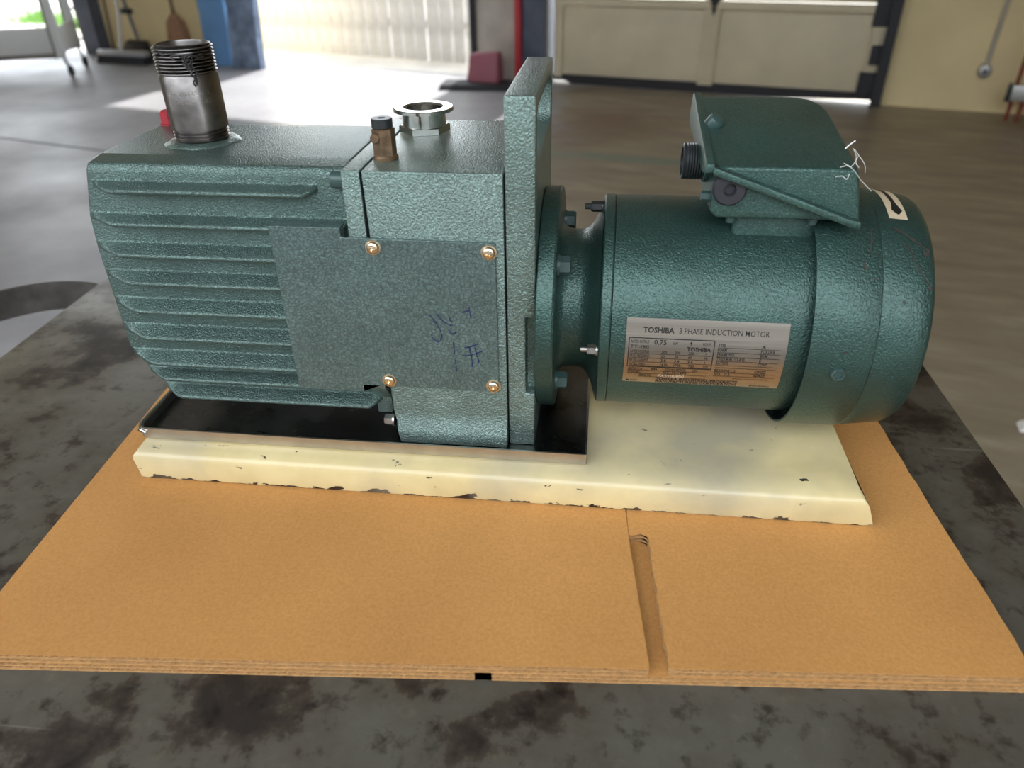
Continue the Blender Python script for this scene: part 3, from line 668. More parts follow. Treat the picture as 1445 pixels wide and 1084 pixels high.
add('rolled_rim', 'chrome', f_trim, tray, smooth=60)

# --- finned exhaust housing
HX = [(-0.930, 1.0), (-0.954, 0.535), (-0.960, 0.470), (-0.960, 0.252), (-0.950, 0.230), (-0.890, 0.145), (-0.878, 0.136), (-0.4415, 0.136), (-0.4415, 1.0)]
YB = 1.244
def f_housing(bm):
    rings = []
    for y, zt in ((YB, 0.622), (YB + 0.007, 0.634), (1.292, 0.640), (1.516, 0.640), (1.557, 0.634), (1.564, 0.622)):
        rings.append([U(x, y, zt if z > 0.9 else z) for x, z in HX])
    loft(bm, rings)
hous = add('exhaust_housing', 'housing', f_housing, bevel=0.006, seg=3)
RIBS = [(0.6029, 0.594, -0.925, -0.884, -0.497), (0.5414, 0.531, -0.948, -0.895, -0.446), (0.484, 0.470, -0.954, -0.897, -0.446), (0.4258, 0.4124, -0.955, -0.895, -0.446),
        (0.3664, 0.3516, -0.955, -0.898, -0.446), (0.307, 0.2917, -0.955, -0.898, -0.446), (0.2477, 0.2319, -0.952, -0.898, -0.446), (0.2047, 0.195, -0.928, -0.884, -0.446), (0.1655, 0.1525, -0.902, -0.862, -0.428)]
def f_rib(zr, zc, x0, xc, x1, mir=False):
    def f(bm):
        yf = 1.2125
        sec = [(YB + 0.003, zr + 0.0060), (YB - 0.0003, zr + 0.0042), (YB - 0.0014, zr + 0.0022), (YB - 0.0036, zr + 0.0006), (YB - 0.0070, zr), (yf + 0.0050, zc + 0.0034), (yf + 0.0016, zc + 0.0022), (yf, zc - 0.0008), (yf + 0.0010, zc - 0.0040), (yf + 0.0045, zc - 0.0064), (YB - 0.002, zc - 0.0085), (YB + 0.003, zc - 0.0095)]
        tr = 0.020
        sts = [(x0, 0.03)] + [(x0 + (xc - x0) * t, 0.03 + 0.97 * t) for t in (0.3, 0.6, 0.85)] + [(xc + 0.006, 1.0)] + [(xc + 0.006 + (x1 - tr - xc - 0.006) * t, 1.0) for t in (0.25, 0.5, 0.75, 1.0)] + [(x1 - tr * 0.5, 0.6), (x1, 0.05)]
        rings = []
        for x, k in sts:
            ring = []
            for y, z in sec:
                yy = YB + (y - YB) * k if y < YB else y
                zz = z + (1 - k) * (zr + 0.004 - z) * 0.35
                if mir: yy = 2 * Y0 - yy
                ring.append(U(x, yy, zz))
            rings.append(ring)
        loft(bm, rings)
    return f
for r in RIBS:
    add('rib', 'housing', f_rib(*r), hous, smooth=80)
    add('rib', 'housing', f_rib(*r, mir=True), hous, smooth=80)

# --- end plate, pump block, gaskets
def yz_prism(bm, x0, x1, prof): loft(bm, [[U(x0, y, z) for y, z in prof], [U(x1, y, z) for y, z in prof]])
def sym(prof): return prof + [(2 * Y0 - y, z) for y, z in prof[::-1]]
ZTOP = 0.640
add('end_plate', 'block', lambda bm: yz_prism(bm, -0.4405, -0.4075, sym([(1.2125, ZTOP), (1.2125, 0.20), (1.245, 0.16), (1.245, 0.12)])), bevel=0.0022)
add('gasket', 'gap', lambda bm: yz_prism(bm, -0.4078, -0.4042, sym([(1.2155, ZTOP - 0.003), (1.2155, 0.20)])))
def f_block(bm):
    prof = sym([(1.2125, ZTOP), (1.2125, 0.150), (1.208, 0.128), (1.1985, 0.112), (1.1955, 0.100), (1.1960, 0.081)])
    def sh(x, z):
        if x < -0.35: return x + max(0, (0.205 - z)) * 0.17
        return x
    loft(bm, [[U(sh(x, z), y, z) for y, z in prof] for x in (-0.404, -0.30, -0.1605)])
blk = add('pump_block', 'block', f_block, bevel=0.0025)
add('gasket', 'gap', lambda bm: yz_prism(bm, -0.1612, -0.1572, sym([(1.2160, ZTOP - 0.003), (1.2160, 0.12)])))
# little machining steps above the cover
# --- bracket plate with the carrying handle
BX0, BX1 = -0.1575, -0.1055
def f_bracket(bm):
    oy0, oy1, oz0, oz1 = 1.212, 1.596, 0.081, 0.764
    hy0, hy1, hz0, hz1 = 1.238, 1.570, 0.648, 0.738
    for (a, b) in (((BX0, oy0, 0.081), (BX1, oy1, hz0)), ((BX0, oy0, hz1), (BX1, oy1, oz1)), ((BX0, oy0, hz0), (BX1, hy0, hz1)), ((BX0, hy1, hz0), (BX1, oy1, hz1))): pass
    out = [(oy0, oz0), (oy0, 0.205), (oy0, 0.375), (oy0, hz0), (oy0, hz1), (oy0, oz1), (oy1, oz1), (oy1, hz1), (oy1, hz0), (oy1, oz0)]
    # outline with a rounded window: bridge the two loops
    def ring_pts(n=6):
        o = [(oy0, oz0), (oy1, oz0), (oy1, oz1), (oy0, oz1)]
        h = rrect(hy0, hy1, hz0, hz1, 0.030, 0.030, 5)
        return o, h
    o, h = ring_pts()
    # four quads-with-arc regions: split at window side mid points
    nh = len(h)
    # h order: corner (hy1,hz0), (hy1,hz1), (hy0,hz1), (hy0,hz0)
    c = [h[0:6], h[6:12], h[12:18], h[18:24]]
    ym = (hy0 + hy1) / 2
    polys = [[(oy0, oz0), (oy1, oz0), (oy1, hz0 + 0.04)] + [(hy1, hz0 + 0.04)] + c[0][::-1] + c[3][::-1] + [(hy0, hz0 + 0.04), (oy0, hz0 + 0.04)],
             [(oy0, hz0 + 0.04), (hy0, hz0 + 0.04)] + c[2][::-1] + c[1][::-1] + [(hy1, hz0 + 0.04), (oy1, hz0 + 0.04), (oy1, oz1), (oy0, oz1)]]
    zn0, zn1, yn, xm = 0.207, 0.373, 1.240, -0.1235
    polys[0] = polys[0] + [(oy0, zn1), (oy0, zn0)]
    for k, poly in enumerate(polys):
        n = len(poly); L0 = [bm.verts.new(U(BX0, y, z)) for y, z in poly]; L1 = [bm.verts.new(U(BX1, y, z)) for y, z in poly]
        bm.faces.new(L0)
        if k == 0:
            ia, ib = n - 2, n - 1        # notch top, notch bottom on the front edge
            am, bm_ = bm.verts.new(U(xm, oy0, zn1)), bm.verts.new(U(xm, oy0, zn0))
            amn, bmn = bm.verts.new(U(xm, yn, zn1)), bm.verts.new(U(xm, yn, zn0))
            a1n, b1n = bm.verts.new(U(BX1, yn, zn1)), bm.verts.new(U(BX1, yn, zn0))
            bm.faces.new((L1[:ia + 1] + [a1n, b1n, L1[ib]])[::-1])
            bm.faces.new((L0[ia], am, bm_, L0[ib])); bm.faces.new((am, amn, bmn, bm_)); bm.faces.new((amn, a1n, b1n, bmn))
            bm.faces.new((am, L1[ia], a1n, amn)); bm.faces.new((bm_, bmn, b1n, L1[ib]))
        else: bm.faces.new(L1[::-1])
        for i in range(n):
            j = (i + 1) % n; a, b = poly[i], poly[j]
            if a[1] == b[1] == hz0 + 0.04: continue
            if k == 0 and i == ia: continue
            f = [L0[i], L1[i], L1[j], L0[j]]
            if k == 0 and j == ia: f = [L0[i], L1[i], L1[j], am, L0[j]]
            if k == 0 and i == ib: f = [L0[i], bm_, L1[i], L1[j], L0[j]]
            bm.faces.new(f)
    bmesh.ops.remove_doubles(bm, verts=bm.verts[:], dist=1e-6)
brk = add('bracket_plate', 'block', f_bracket, bevel=0.0035)
# the front notch of the bracket: dark pocket with a raised lip above and below
cbm = bmesh.new()
for (z0, z1, y) in ((0.590, 0.632, 1.2335), (0.583, 0.606, 1.576)): box(cbm, U(-0.118, y - 0.0040, z0) - PB, U(-0.100, y + 0.0040, z1) - PB)
cut(brk, cbm)

# --- side cover
CY = 1.2055
def f_cover(bm):
    p = [(-0.586, 0.5405), (-0.4535, 0.540), (-0.4535, 0.5225), (-0.175, 0.5195), (-0.175, 0.2105), (-0.409, 0.2135), (-0.451, 0.2135), (-0.451, 0.1955), (-0.586, 0.1955)]
    loft(bm, [[U(x, CY, z) for x, z in p], [U(x, 1.2122, z) for x, z in p]])
    bmesh.ops.triangulate(bm, faces=[f for f in bm.faces if len(f.verts) > 4])
cov = add('side_cover', 'cover', f_cover, bevel=0.0012, seg=1)
add('cover_return', 'cover', lambda bm: ubox(bm, (-0.5855, 1.2124, 0.197), (-0.4540, 1.2435, 0.5398)), cov, bevel=0.001)
# pan-head cross screws
def screw_mesh(r, parent, name='screw', mat='screw'):
    bm = bmesh.new()
    lathe(bm, 'Y', Vector((0, 0, 0)), [(0.0, r), (-0.10 * r, r * 1.0), (-0.32 * r, r * 0.92), (-0.52 * r, r * 0.70), (-0.60 * r, r * 0.40), (-0.62 * r, r * 0.05)], 20)
    return finish(bm, name, M[mat], parent, 0, smooth=50)
def cross_cut(r, o):
    for (a, b) in ((r * 0.42, r * 0.11), (r * 0.11, r * 0.42)):
        bm = bmesh.new(); box(bm, (-a, -0.90 * r, -b), (a, -0.22 * r, b)); cut(o, bm)
def washer_mesh(r, parent):
    bm = bmesh.new(); lathe(bm, 'Y', Vector((0, 0, 0)), [(0.0, r * 1.22), (-0.10 * r, r * 1.22), (-0.14 * r, r * 1.05)], 20); return finish(bm, 'washer', M['screw'], parent, 0, smooth=40)
sr = 0.0118 * S; s0 = None
for (x, z) in ((-0.396, 0.506), (-0.187, 0.503), (-0.395, 0.226), (-0.186, 0.225)):
    loc = U(x, CY, z) - PB
    if s0 is None:
        s0 = screw_mesh(sr, pump); cross_cut(sr, s0); w0 = washer_mesh(sr, s0); s0.location = loc; s0.rotation_euler = (0, 0.5, 0); s0['label'] = 'yellow zinc cross-head screw'
    else:
        q = shared(s0, 'screw', loc, pump, (0, random.uniform(0, 1.5), 0)); q['label'] = 'yellow zinc cross-head screw'
        shared(w0, 'washer', (0, 0, 0), q)
# marker strokes
STK = [[(-0.3021, 0.375), (-0.294, 0.3631), (-0.288, 0.3518), (-0.2835, 0.3403), (-0.2819, 0.3302), (-0.2879, 0.3197), (-0.2961, 0.3219), (-0.3009, 0.3293), (-0.3012, 0.336)],
       [(-0.2891, 0.3797), (-0.2845, 0.3709), (-0.2761, 0.3623), (-0.266, 0.3561), (-0.2593, 0.3556)], [(-0.2658, 0.3726), (-0.2639, 0.3661), (-0.2612, 0.3613)],
       [(-0.2687, 0.3477), (-0.2641, 0.3379), (-0.2572, 0.339), (-0.254, 0.3425)], [(-0.2606, 0.3194), (-0.2598, 0.3058), (-0.2605, 0.2936)], [(-0.2589, 0.2815), (-0.2582, 0.2657), (-0.2578, 0.2541)],
       [(-0.24, 0.3085), (-0.2293, 0.3108), (-0.2131, 0.3184)], [(-0.2453, 0.2918), (-0.2316, 0.2917), (-0.2192, 0.2967), (-0.2061, 0.3026)],
       [(-0.2308, 0.3107), (-0.2284, 0.2953), (-0.2263, 0.2815), (-0.2266, 0.2665)], [(-0.2195, 0.3096), (-0.217, 0.2959), (-0.2137, 0.2822), (-0.2148, 0.2743)],
       [(-0.2408, 0.3827), (-0.2288, 0.3873), (-0.2254, 0.381), (-0.2243, 0.3721)], [(-0.2288, 0.3873), (-0.2262, 0.3954)]]
def f_ink(bm):
    for st in STK:
        pts = spline([Vector((x, 0, z)) for x, z in st], 5); w = 0.0015; prev = None
        for i, p in enumerate(pts):
            d = (pts[min(i + 1, len(pts) - 1)] - pts[max(i - 1, 0)]).normalized(); nn = Vector((-d.z, 0, d.x)) * w * random.uniform(0.45, 1.15)
            cur = [bm.verts.new(U(p.x + nn.x, CY - 0.0006, p.z + nn.z)), bm.verts.new(U(p.x - nn.x, CY - 0.0006, p.z - nn.z))]
            if prev: bm.faces.new((prev[0], prev[1], cur[1], cur[0]))
            prev = cur
ink = add('marker_writing', 'ink', f_ink, cov, smooth=0)

# --- small bolts of the block
def hexbolt(name, axis, c, r, h, mat, parent=pump, sides=6, wash=True):
    def f(bm):
        if wash: lathe(bm, axis, c, [(0, r * 1.12 * S), (0.2 * h * S, r * 1.12 * S)], 18)
        lathe(bm, axis, c, [(0.0, r * S), (0.85 * h * S, r * S), (h * S, r * 0.88 * S)], sides, 0.3)
    return add(name, mat, f, parent, smooth=30)
hexbolt('bolt', 'X', U(-0.4405, 1.2285, 0.6195), 0.0155, -0.022, 'boltgreen', sides=20, wash=False)
hexbolt('bolt', 'X', U(-0.398, 1.2230, 0.118), 0.012, -0.022, 'steel')
hexbolt('bolt', 'X', U(-0.4405, 1.255, 0.185), 0.013, -0.022, 'boltgreen', sides=20, wash=False)

# --- inlet port on the block
KX, KY = -0.354, 1.496
def f_kf(bm):
    c = U(KX, KY, 0)
    zz = lambda z: z * S
    lathe(bm, 'Z', c, [(zz(a), b * S) for a, b in ((0.652, 0.0435), (0.678, 0.0425), (0.6795, 0.046), (0.6805, 0.0595), (0.686, 0.0595), (0.6875, 0.058), (0.6875, 0.040), (0.684, 0.037), (0.645, 0.037), (0.645, 0.044))], 56, closed_profile=True)
kf = add('inlet_port', 'chrome', f_kf, smooth=35); kf['label'] = 'machined steel flanged inlet port'
add('hex_base', 'chrome', lambda bm: lathe(bm, 'Z', U(KX, KY, 0), [(0.6405 * S, 0.051 * S), (0.6520 * S, 0.051 * S), (0.6535 * S, 0.047 * S)], 6, 0.25), kf, smooth=20)
# --- brass vent valve
VX, VY = -0.380, 1.290
def f_vent(bm): lathe(bm, 'Z', U(VX, VY, 0), [(z * S, r * S) for z, r in ((0.6405, 0.0225), (0.645, 0.0228), (0.649, 0.0195))], 24)
vent = add('vent_valve', 'brass', f_vent, smooth=40); vent['label'] = 'dull brass vent valve with black cap'
add('hex_body', 'brass', lambda bm: lathe(bm, 'Z', U(VX, VY, 0), [(0.648 * S, 0.0205 * S), (0.692 * S, 0.0205 * S), (0.694 * S, 0.018 * S)], 6, 0.4), vent, smooth=20)
add('cap', 'blacksteel', lambda bm: lathe(bm, 'Z', U(VX - 0.001, VY, 0), [(z * S, r * S) for z, r in ((0.694, 0.0150), (0.6955, 0.0185), (0.709, 0.0185), (0.7105, 0.0170), (0.7105, 0.007), (0.707, 0.006))], 28), vent, smooth=30)
add('set_screw', 'brass', lambda bm: (lathe(bm, 'Y', U(VX - 0.010, VY - 0.017, 0.680), [(0.004 * S, 0.0085 * S), (-0.006 * S, 0.0085 * S), (-0.008 * S, 0.0065 * S)], 14)), vent, smooth=30)
# --- exhaust pipe
PX, PY = -0.772, 1.392
def f_pipe(bm):
    prof = [(0.6405, 0.0500)]
    z = 0.6405
    for k in range(4): prof += [(0.643 + 0.006 * k, 0.0512), (0.646 + 0.006 * k, 0.0478)]
    prof += [(0.668, 0.0525), (0.762, 0.0525), (0.766, 0.0500)]
    n = 8; p = (0.813 - 0.766) / n
    for k in range(n): prof += [(0.766 + p * (k + 0.30), 0.0535), (0.766 + p * (k + 0.55), 0.0532), (0.766 + p * (k + 0.98), 0.0478)]
    prof += [(0.814, 0.050), (0.8155, 0.047), (0.8155, 0.0430), (0.812, 0.0420), (0.642, 0.0420)]
    lathe(bm, 'Z', U(PX, PY, 0), [(a * S, b * S) for a, b in prof], 72, closed_profile=True)
pipe = add('exhaust_pipe', 'pipe', f_pipe, smooth=40); pipe['label'] = 'threaded stainless exhaust pipe stub'
def f_weld(bm):
    rings = []
    for (z, r) in ((0.6395, 0.071), (0.6415, 0.069), (0.6440, 0.062), (0.6460, 0.054), (0.6460, 0.047)):
        rings.append([U(PX + (r + 0.0025 * math.sin(5 * a + 1) + 0.0015 * math.sin(11 * a)) * math.cos(a), PY + (r + 0.0025 * math.sin(5 * a + 1)) * math.sin(a), z) for a in [2 * math.pi * i / 48 for i in range(48)]])
    loft(bm, rings)
add('sealant_ring', 'block', f_weld, pipe, smooth=60)
def wrap_text_pipe(bm, txt, a0, a1, zc, h):
    vs, fs = text_mesh(txt); xs = [v.x for v in vs]; ys = [v.y for v in vs]; x0, x1, y0, y1 = min(xs), max(xs), min(ys), max(ys)
    bv = []
    for v in vs:
        t = (v.x - x0) / (x1 - x0); q = (v.y - y0) / (y1 - y0)
        a = R_(a1 + (a0 - a1) * t); z = zc - (q - 0.5) * h      # stamped upside down
        bv.append(bm.verts.new(U(PX + 0.0528 * math.sin(a), PY - 0.0528 * math.cos(a), z)))
    for f in fs:
        try: bm.faces.new([bv[i] for i in f])
        except ValueError: pass
def f_ptext(bm):
    wrap_text_pipe(bm, '1 SCH40 W', -20, 60, 0.7355, 0.0070); wrap_text_pipe(bm, 'TP304/304L', -14, 64, 0.7215, 0.0070)
add('stamped_lettering', 'steel', f_ptext, pipe, smooth=0)
def f_strand(bm):
    for k in range(7):
        a0 = R_(30 + random.uniform(-6, 8)); pts = []
        zt = random.uniform(0.79, 0.805); zb = random.uniform(0.745, 0.775)
        for i in range(7):
            t = i / 6; a = a0 + R_(6 * t + random.uniform(-5, 5)); r = 0.0555 + random.uniform(0, 0.0025)
            pts.append(U(PX + r * math.sin(a), PY - r * math.cos(a), zt + (zb - zt) * t))
        tube(bm, spline(pts, 3), 0.0011 * S, 6)
    for k in range(5):
        z = random.uniform(0.792, 0.806); a0 = random.uniform(-40, 10); pts = []
        for i in range(6):
            a = R_(a0 + i * 12); r = 0.0548 + random.uniform(0, 0.0015); pts.append(U(PX + r * math.sin(a), PY - r * math.cos(a), z + random.uniform(-0.004, 0.004)))
        tube(bm, spline(pts, 3), 0.0009 * S, 6)
add('sealant_strands', 'grime', f_strand, pipe, smooth=60)
# --- red filler plug
def f_plug(bm): lathe(bm, 'Z', U(-0.908, 1.527, 0), [(z * S, r * S) for z, r in ((0.640, 0.026), (0.6425, 0.026), (0.643, 0.0235), (0.664, 0.0225), (0.667, 0.019))], 8, 0.2)
add('filler_plug', 'redplastic', f_plug, smooth=35)['label'] = 'red plastic filler plug'

# --- coupling flange, adapter
def xl(bm, prof, seg=96): lathe(bm, 'X', AX, [(x * S, r * S) for x, r in prof], seg)
disc = add('coupling_flange', 'motor', lambda bm: xl(bm, [(-0.1045, 0.222), (-0.102, 0.2255), (-0.074, 0.2265), (-0.0705, 0.224), (-0.0695, 0.218), (-0.0690, 0.05)]), smooth=30)
add('motor_adapter', 'motor', lambda bm: xl(bm, [(-0.0695, 0.158), (-0.062, 0.147), (-0.050, 0.143), (-0.028, 0.142), (-0.016, 0.146), (-0.006, 0.157), (0.003, 0.175), (0.009, 0.198), (0.011, 0.208), (0.012, 0.05)]), smooth=40)
for (dy, dz) in ((-0.124, 0.124), (-0.124, -0.127), (0.124, 0.124), (0.124, -0.127)):
    hexbolt('bolt', 'X', U(-0.0695, Y0 + dy, Z0m + dz), 0.0185, 0.024, 'boltgreen', disc)
# --- motor
mb = add('motor_body', 'motor', lambda bm: xl(bm, [(0.0345, 0.10), (0.0345, 0.2115), (0.06, 0.2122), (0.40, 0.2122), (0.40, 0.10)]), smooth=30)
mf = add('motor_flange', 'motor', lambda bm: xl(bm, [(0.0125, 0.10), (0.0125, 0.208), (0.0155, 0.2125), (0.031, 0.2128), (0.0335, 0.2110), (0.0335, 0.10)]), smooth=30)
hexbolt('bolt', 'X', U(0.0125, 1.404, 0.327 + 0.197), 0.0105, -0.026, 'blacksteel', mf)
add('bolt_end', 'blacksteel', lambda bm: lathe(bm, 'X', U(-0.0135, 1.404, 0.524), [(0, 0.006 * S), (-0.012 * S, 0.006 * S)], 12), mf, smooth=30)
hexbolt('bolt', 'X', U(0.0125, 1.404 - 0.195, 0.327 - 0.012), 0.0105, -0.020, 'steel', mf)
add('bolt_end', 'steel', lambda bm: lathe(bm, 'X', U(-0.0075, 1.404 - 0.195, 0.315), [(0, 0.0055 * S), (-0.012 * S, 0.005 * S)], 12), mf, smooth=30)
hexbolt('bolt', 'X', U(0.0125, 1.404 + 0.195, 0.327), 0.0105, -0.020, 'steel', mf)
# fan cowl
cowl = add('fan_cowl', 'motor', lambda bm: lathe(bm, 'X', AX, [(x * S, r * S) for x, r in ((0.379, 0.2355), (0.381, 0.2365), (0.486, 0.2365), (0.4875, 0.2358), (0.4875, 0.15), (0.470, 0.15), (0.470, 0.2325), (0.379, 0.2325))], 96, closed_profile=True), smooth=30)
add('end_cap', 'motor', lambda bm: xl(bm, [(0.4885, 0.15), (0.4885, 0.2345), (0.490, 0.2353), (0.552, 0.2275), (0.570, 0.2245), (0.579, 0.2190), (0.5835, 0.2090), (0.585, 0.18), (0.5855, 0.05)]), cowl, smooth=40)
def f_vb(bm):
    pass
for k in range(5):
    rr = 0.05 + 0.032 * k
    add('vent_ring', 'motor', lambda bm, rr=rr: lathe(bm, 'X', AX, [(0.5856 * S, rr * S), (0.5875 * S, rr * S), (0.5875 * S, (rr + 0.01) * S), (0.5856 * S, (rr + 0.01) * S)], 48, closed_profile=True), cowl)
def on_cyl(x, ang, r): a = R_(ang); return U(x, Y0 - r * math.cos(a), Z0m + r * math.sin(a))
# cowl screw: axis radial
def f_cscrew(bm):
    a = R_(-3.2); n = Vector((0, -math.cos(a), math.sin(a))); t1 = Vector((1, 0, 0)); t2 = n.cross(t1); c = on_cyl(0.434, -3.2, 0.2365)
    rings = []
    for h, r in ((-0.002, 0.0135), (0.008, 0.0135), (0.010, 0.0118), (0.0095, 0.0085), (0.0065, 0.0080)):
        rings.append([c + n * h * S + (t1 * math.cos(q) + t2 * math.sin(q)) * r * S for q in [2 * math.pi * i / 6 + 0.1 for i in range(6)]])
    loft(bm, rings)
add('cowl_screw', 'boltgreen', f_cscrew, cowl, smooth=20)
def ribbon_cyl(bm, pts, rfun, w):
    P = spline([Vector((x, a, 0)) for x, a in pts], 5) if len(pts) > 2 else [Vector((x, a, 0)) for x, a in pts]
    prev = None
    for i, p in enumerate(P):
        ww = w * random.uniform(0.4, 1.3); r = rfun(p.x) + 0.0007
        d = P[min(i + 1, len(P) - 1)] - P[max(i - 1, 0)]; dx, da = d.x, d.y * math.pi / 180 * r; l = math.hypot(dx, da) or 1
        nx, na = -da / l * ww, dx / l * ww / r * 180 / math.pi
        cur = [bm.verts.new(on_cyl(p.x + nx, p.y + na, rfun(p.x + nx) + 0.0007)), bm.verts.new(on_cyl(p.x - nx, p.y - na, rfun(p.x - nx) + 0.0007))]
        if prev: bm.faces.new((prev[0], prev[1], cur[1], cur[0]))
        prev = cur
def rc(x):
    if x < 0.4885: return 0.2365
    if x < 0.552: return 0.2353 - (x - 0.49) / 0.062 * 0.0078
    if x < 0.570: return 0.2275 - (x - 0.552) / 0.018 * 0.003
    return 0.2245 - (x - 0.570) / 0.009 * 0.0055
SCR = [([(0.5047, 68.5), (0.5127, 67.0)], 0.0035), ([(0.5132, 62.9), (0.5277, 61.1), (0.5416, 58.0), (0.5556, 55.0), (0.568, 52.8), (0.5652, 50.5)], 0.0026),
       ([(0.5247, 55.3), (0.5354, 53.1), (0.5448, 45.8), (0.5632, 38.6), (0.5709, 35.6)], 0.0013), ([(0.4702, 61.4), (0.4715, 55.9), (0.4672, 48.6)], 0.0012),
       ([(0.469, 54.7), (0.4773, 56.0)], 0.001), ([(0.459, 46.4), (0.4567, 43.2), (0.4625, 42.3)], 0.0018), ([(0.4788, 48.7), (0.4824, 47.6)], 0.0012), ([(0.4701, 38.8), (0.4759, 37.6)], 0.001),
       ([(0.5235, 29.4), (0.5276, 28.5)], 0.002), ([(0.4346, 6.6), (0.4427, 6.4)], 0.0028), ([(0.560, 52), (0.5655, 50)], 0.0035), ([(0.5665, 35.8), (0.5735, 34.8)], 0.003)]
for pts, w in SCR: add('paint_scratch', 'rust', lambda bm, pts=pts, w=w: ribbon_cyl(bm, pts, rc, w), cowl, smooth=0)
# arrow sticker over the cap
def patch(bm, xa, xb, a0, a1, off, n=8):
    prev = None
    for i in range(n + 1):
        a = a0 + (a1 - a0) * i / n; t = i / n; x0 = xa[0] + (xa[1] - xa[0]) * t; x1 = xb[0] + (xb[1] - xb[0]) * t
        cur = [bm.verts.new(on_cyl(x, a, rc(x) + off)) for x in [x0 + (x1 - x0) * k / 3 for k in range(4)]]
        if prev:
            for k in range(3): bm.faces.new((prev[k], prev[k + 1], cur[k + 1], cur[k]))
        prev = cur
stk = add('arrow_sticker', 'sticker', lambda bm: patch(bm, (0.510, 0.514), (0.543, 0.547), 69, 118, 0.0008, 14), cowl)
def f_arrow(bm):
    patch(bm, (0.5245, 0.5245), (0.5325, 0.5325), 80, 112, 0.0014, 8); patch(bm, (0.5190, 0.5245), (0.5380, 0.5325), 75, 81, 0.0014, 3); patch(bm, (0.5270, 0.5190), (0.5300, 0.5380), 72, 75, 0.0014, 3)
add('arrow_print', 'print', f_arrow, stk)
# --- nameplate
NR = 0.2132
npl = add('nameplate', 'plate', lambda bm: None if False else _np(bm), smooth=60) if False else None
def f_np(bm):
    n = 24; top = []; rings = []
    for i in range(n + 1):
        a = -20.0 + (17.2 + 20.0) * i / n
        rings.append([on_cyl(0.062, a, NR), on_cyl(0.347, a, NR), on_cyl(0.347, a, NR + 0.0012), on_cyl(0.062, a, NR + 0.0012)])
    loft(bm, rings)
npl = add('nameplate', 'plate', f_np, smooth=30); npl['label'] = 'brushed metal motor nameplate'
def npt(u, v): return on_cyl(0.062 + 0.285 * u, 17.2 - 37.2 * v, NR + 0.0017)
def nptext(bm, txt, u0, u1, v, h, bold=0.012):
    vs, fs = text_mesh(txt, bold); xs = [p.x for p in vs]; ys = [p.y for p in vs]; x0, x1, y1 = min(xs), max(xs), max(ys); y0 = 0.0
    bv = [bm.verts.new(npt(u0 + (u1 - u0) * (p.x - x0) / (x1 - x0), v + h / 2 - h * (p.y - y0) / (y1 - y0))) for p in vs]
    for f in fs:
        try: bm.faces.new([bv[i] for i in f])
        except ValueError: pass
def npline(bm, u0, v0, u1, v1, w):
    if abs(v1 - v0) < 1e-6: q = [(u0, v0 - w), (u1, v0 - w), (u1, v0 + w), (u0, v0 + w)]
    else: q = [(u0 - w * 0.5, v0), (u0 + w * 0.5, v0), (u0 + w * 0.5, v1), (u0 - w * 0.5, v1)]
    n = 6
    for k in range(n):
        t0, t1 = k / n, (k + 1) / n
        if abs(v1 - v0) < 1e-6:
            a, b = u0 + (u1 - u0) * t0, u0 + (u1 - u0) * t1; c = [(a, v0 - w), (b, v0 - w), (b, v0 + w), (a, v0 + w)]
        else:
            a, b = v0 + (v1 - v0) * t0, v0 + (v1 - v0) * t1; c = [(u0 - w * 0.5, a), (u0 + w * 0.5, a), (u0 + w * 0.5, b), (u0 - w * 0.5, b)]
        bm.faces.new([bm.verts.new(npt(*p)) for p in c])
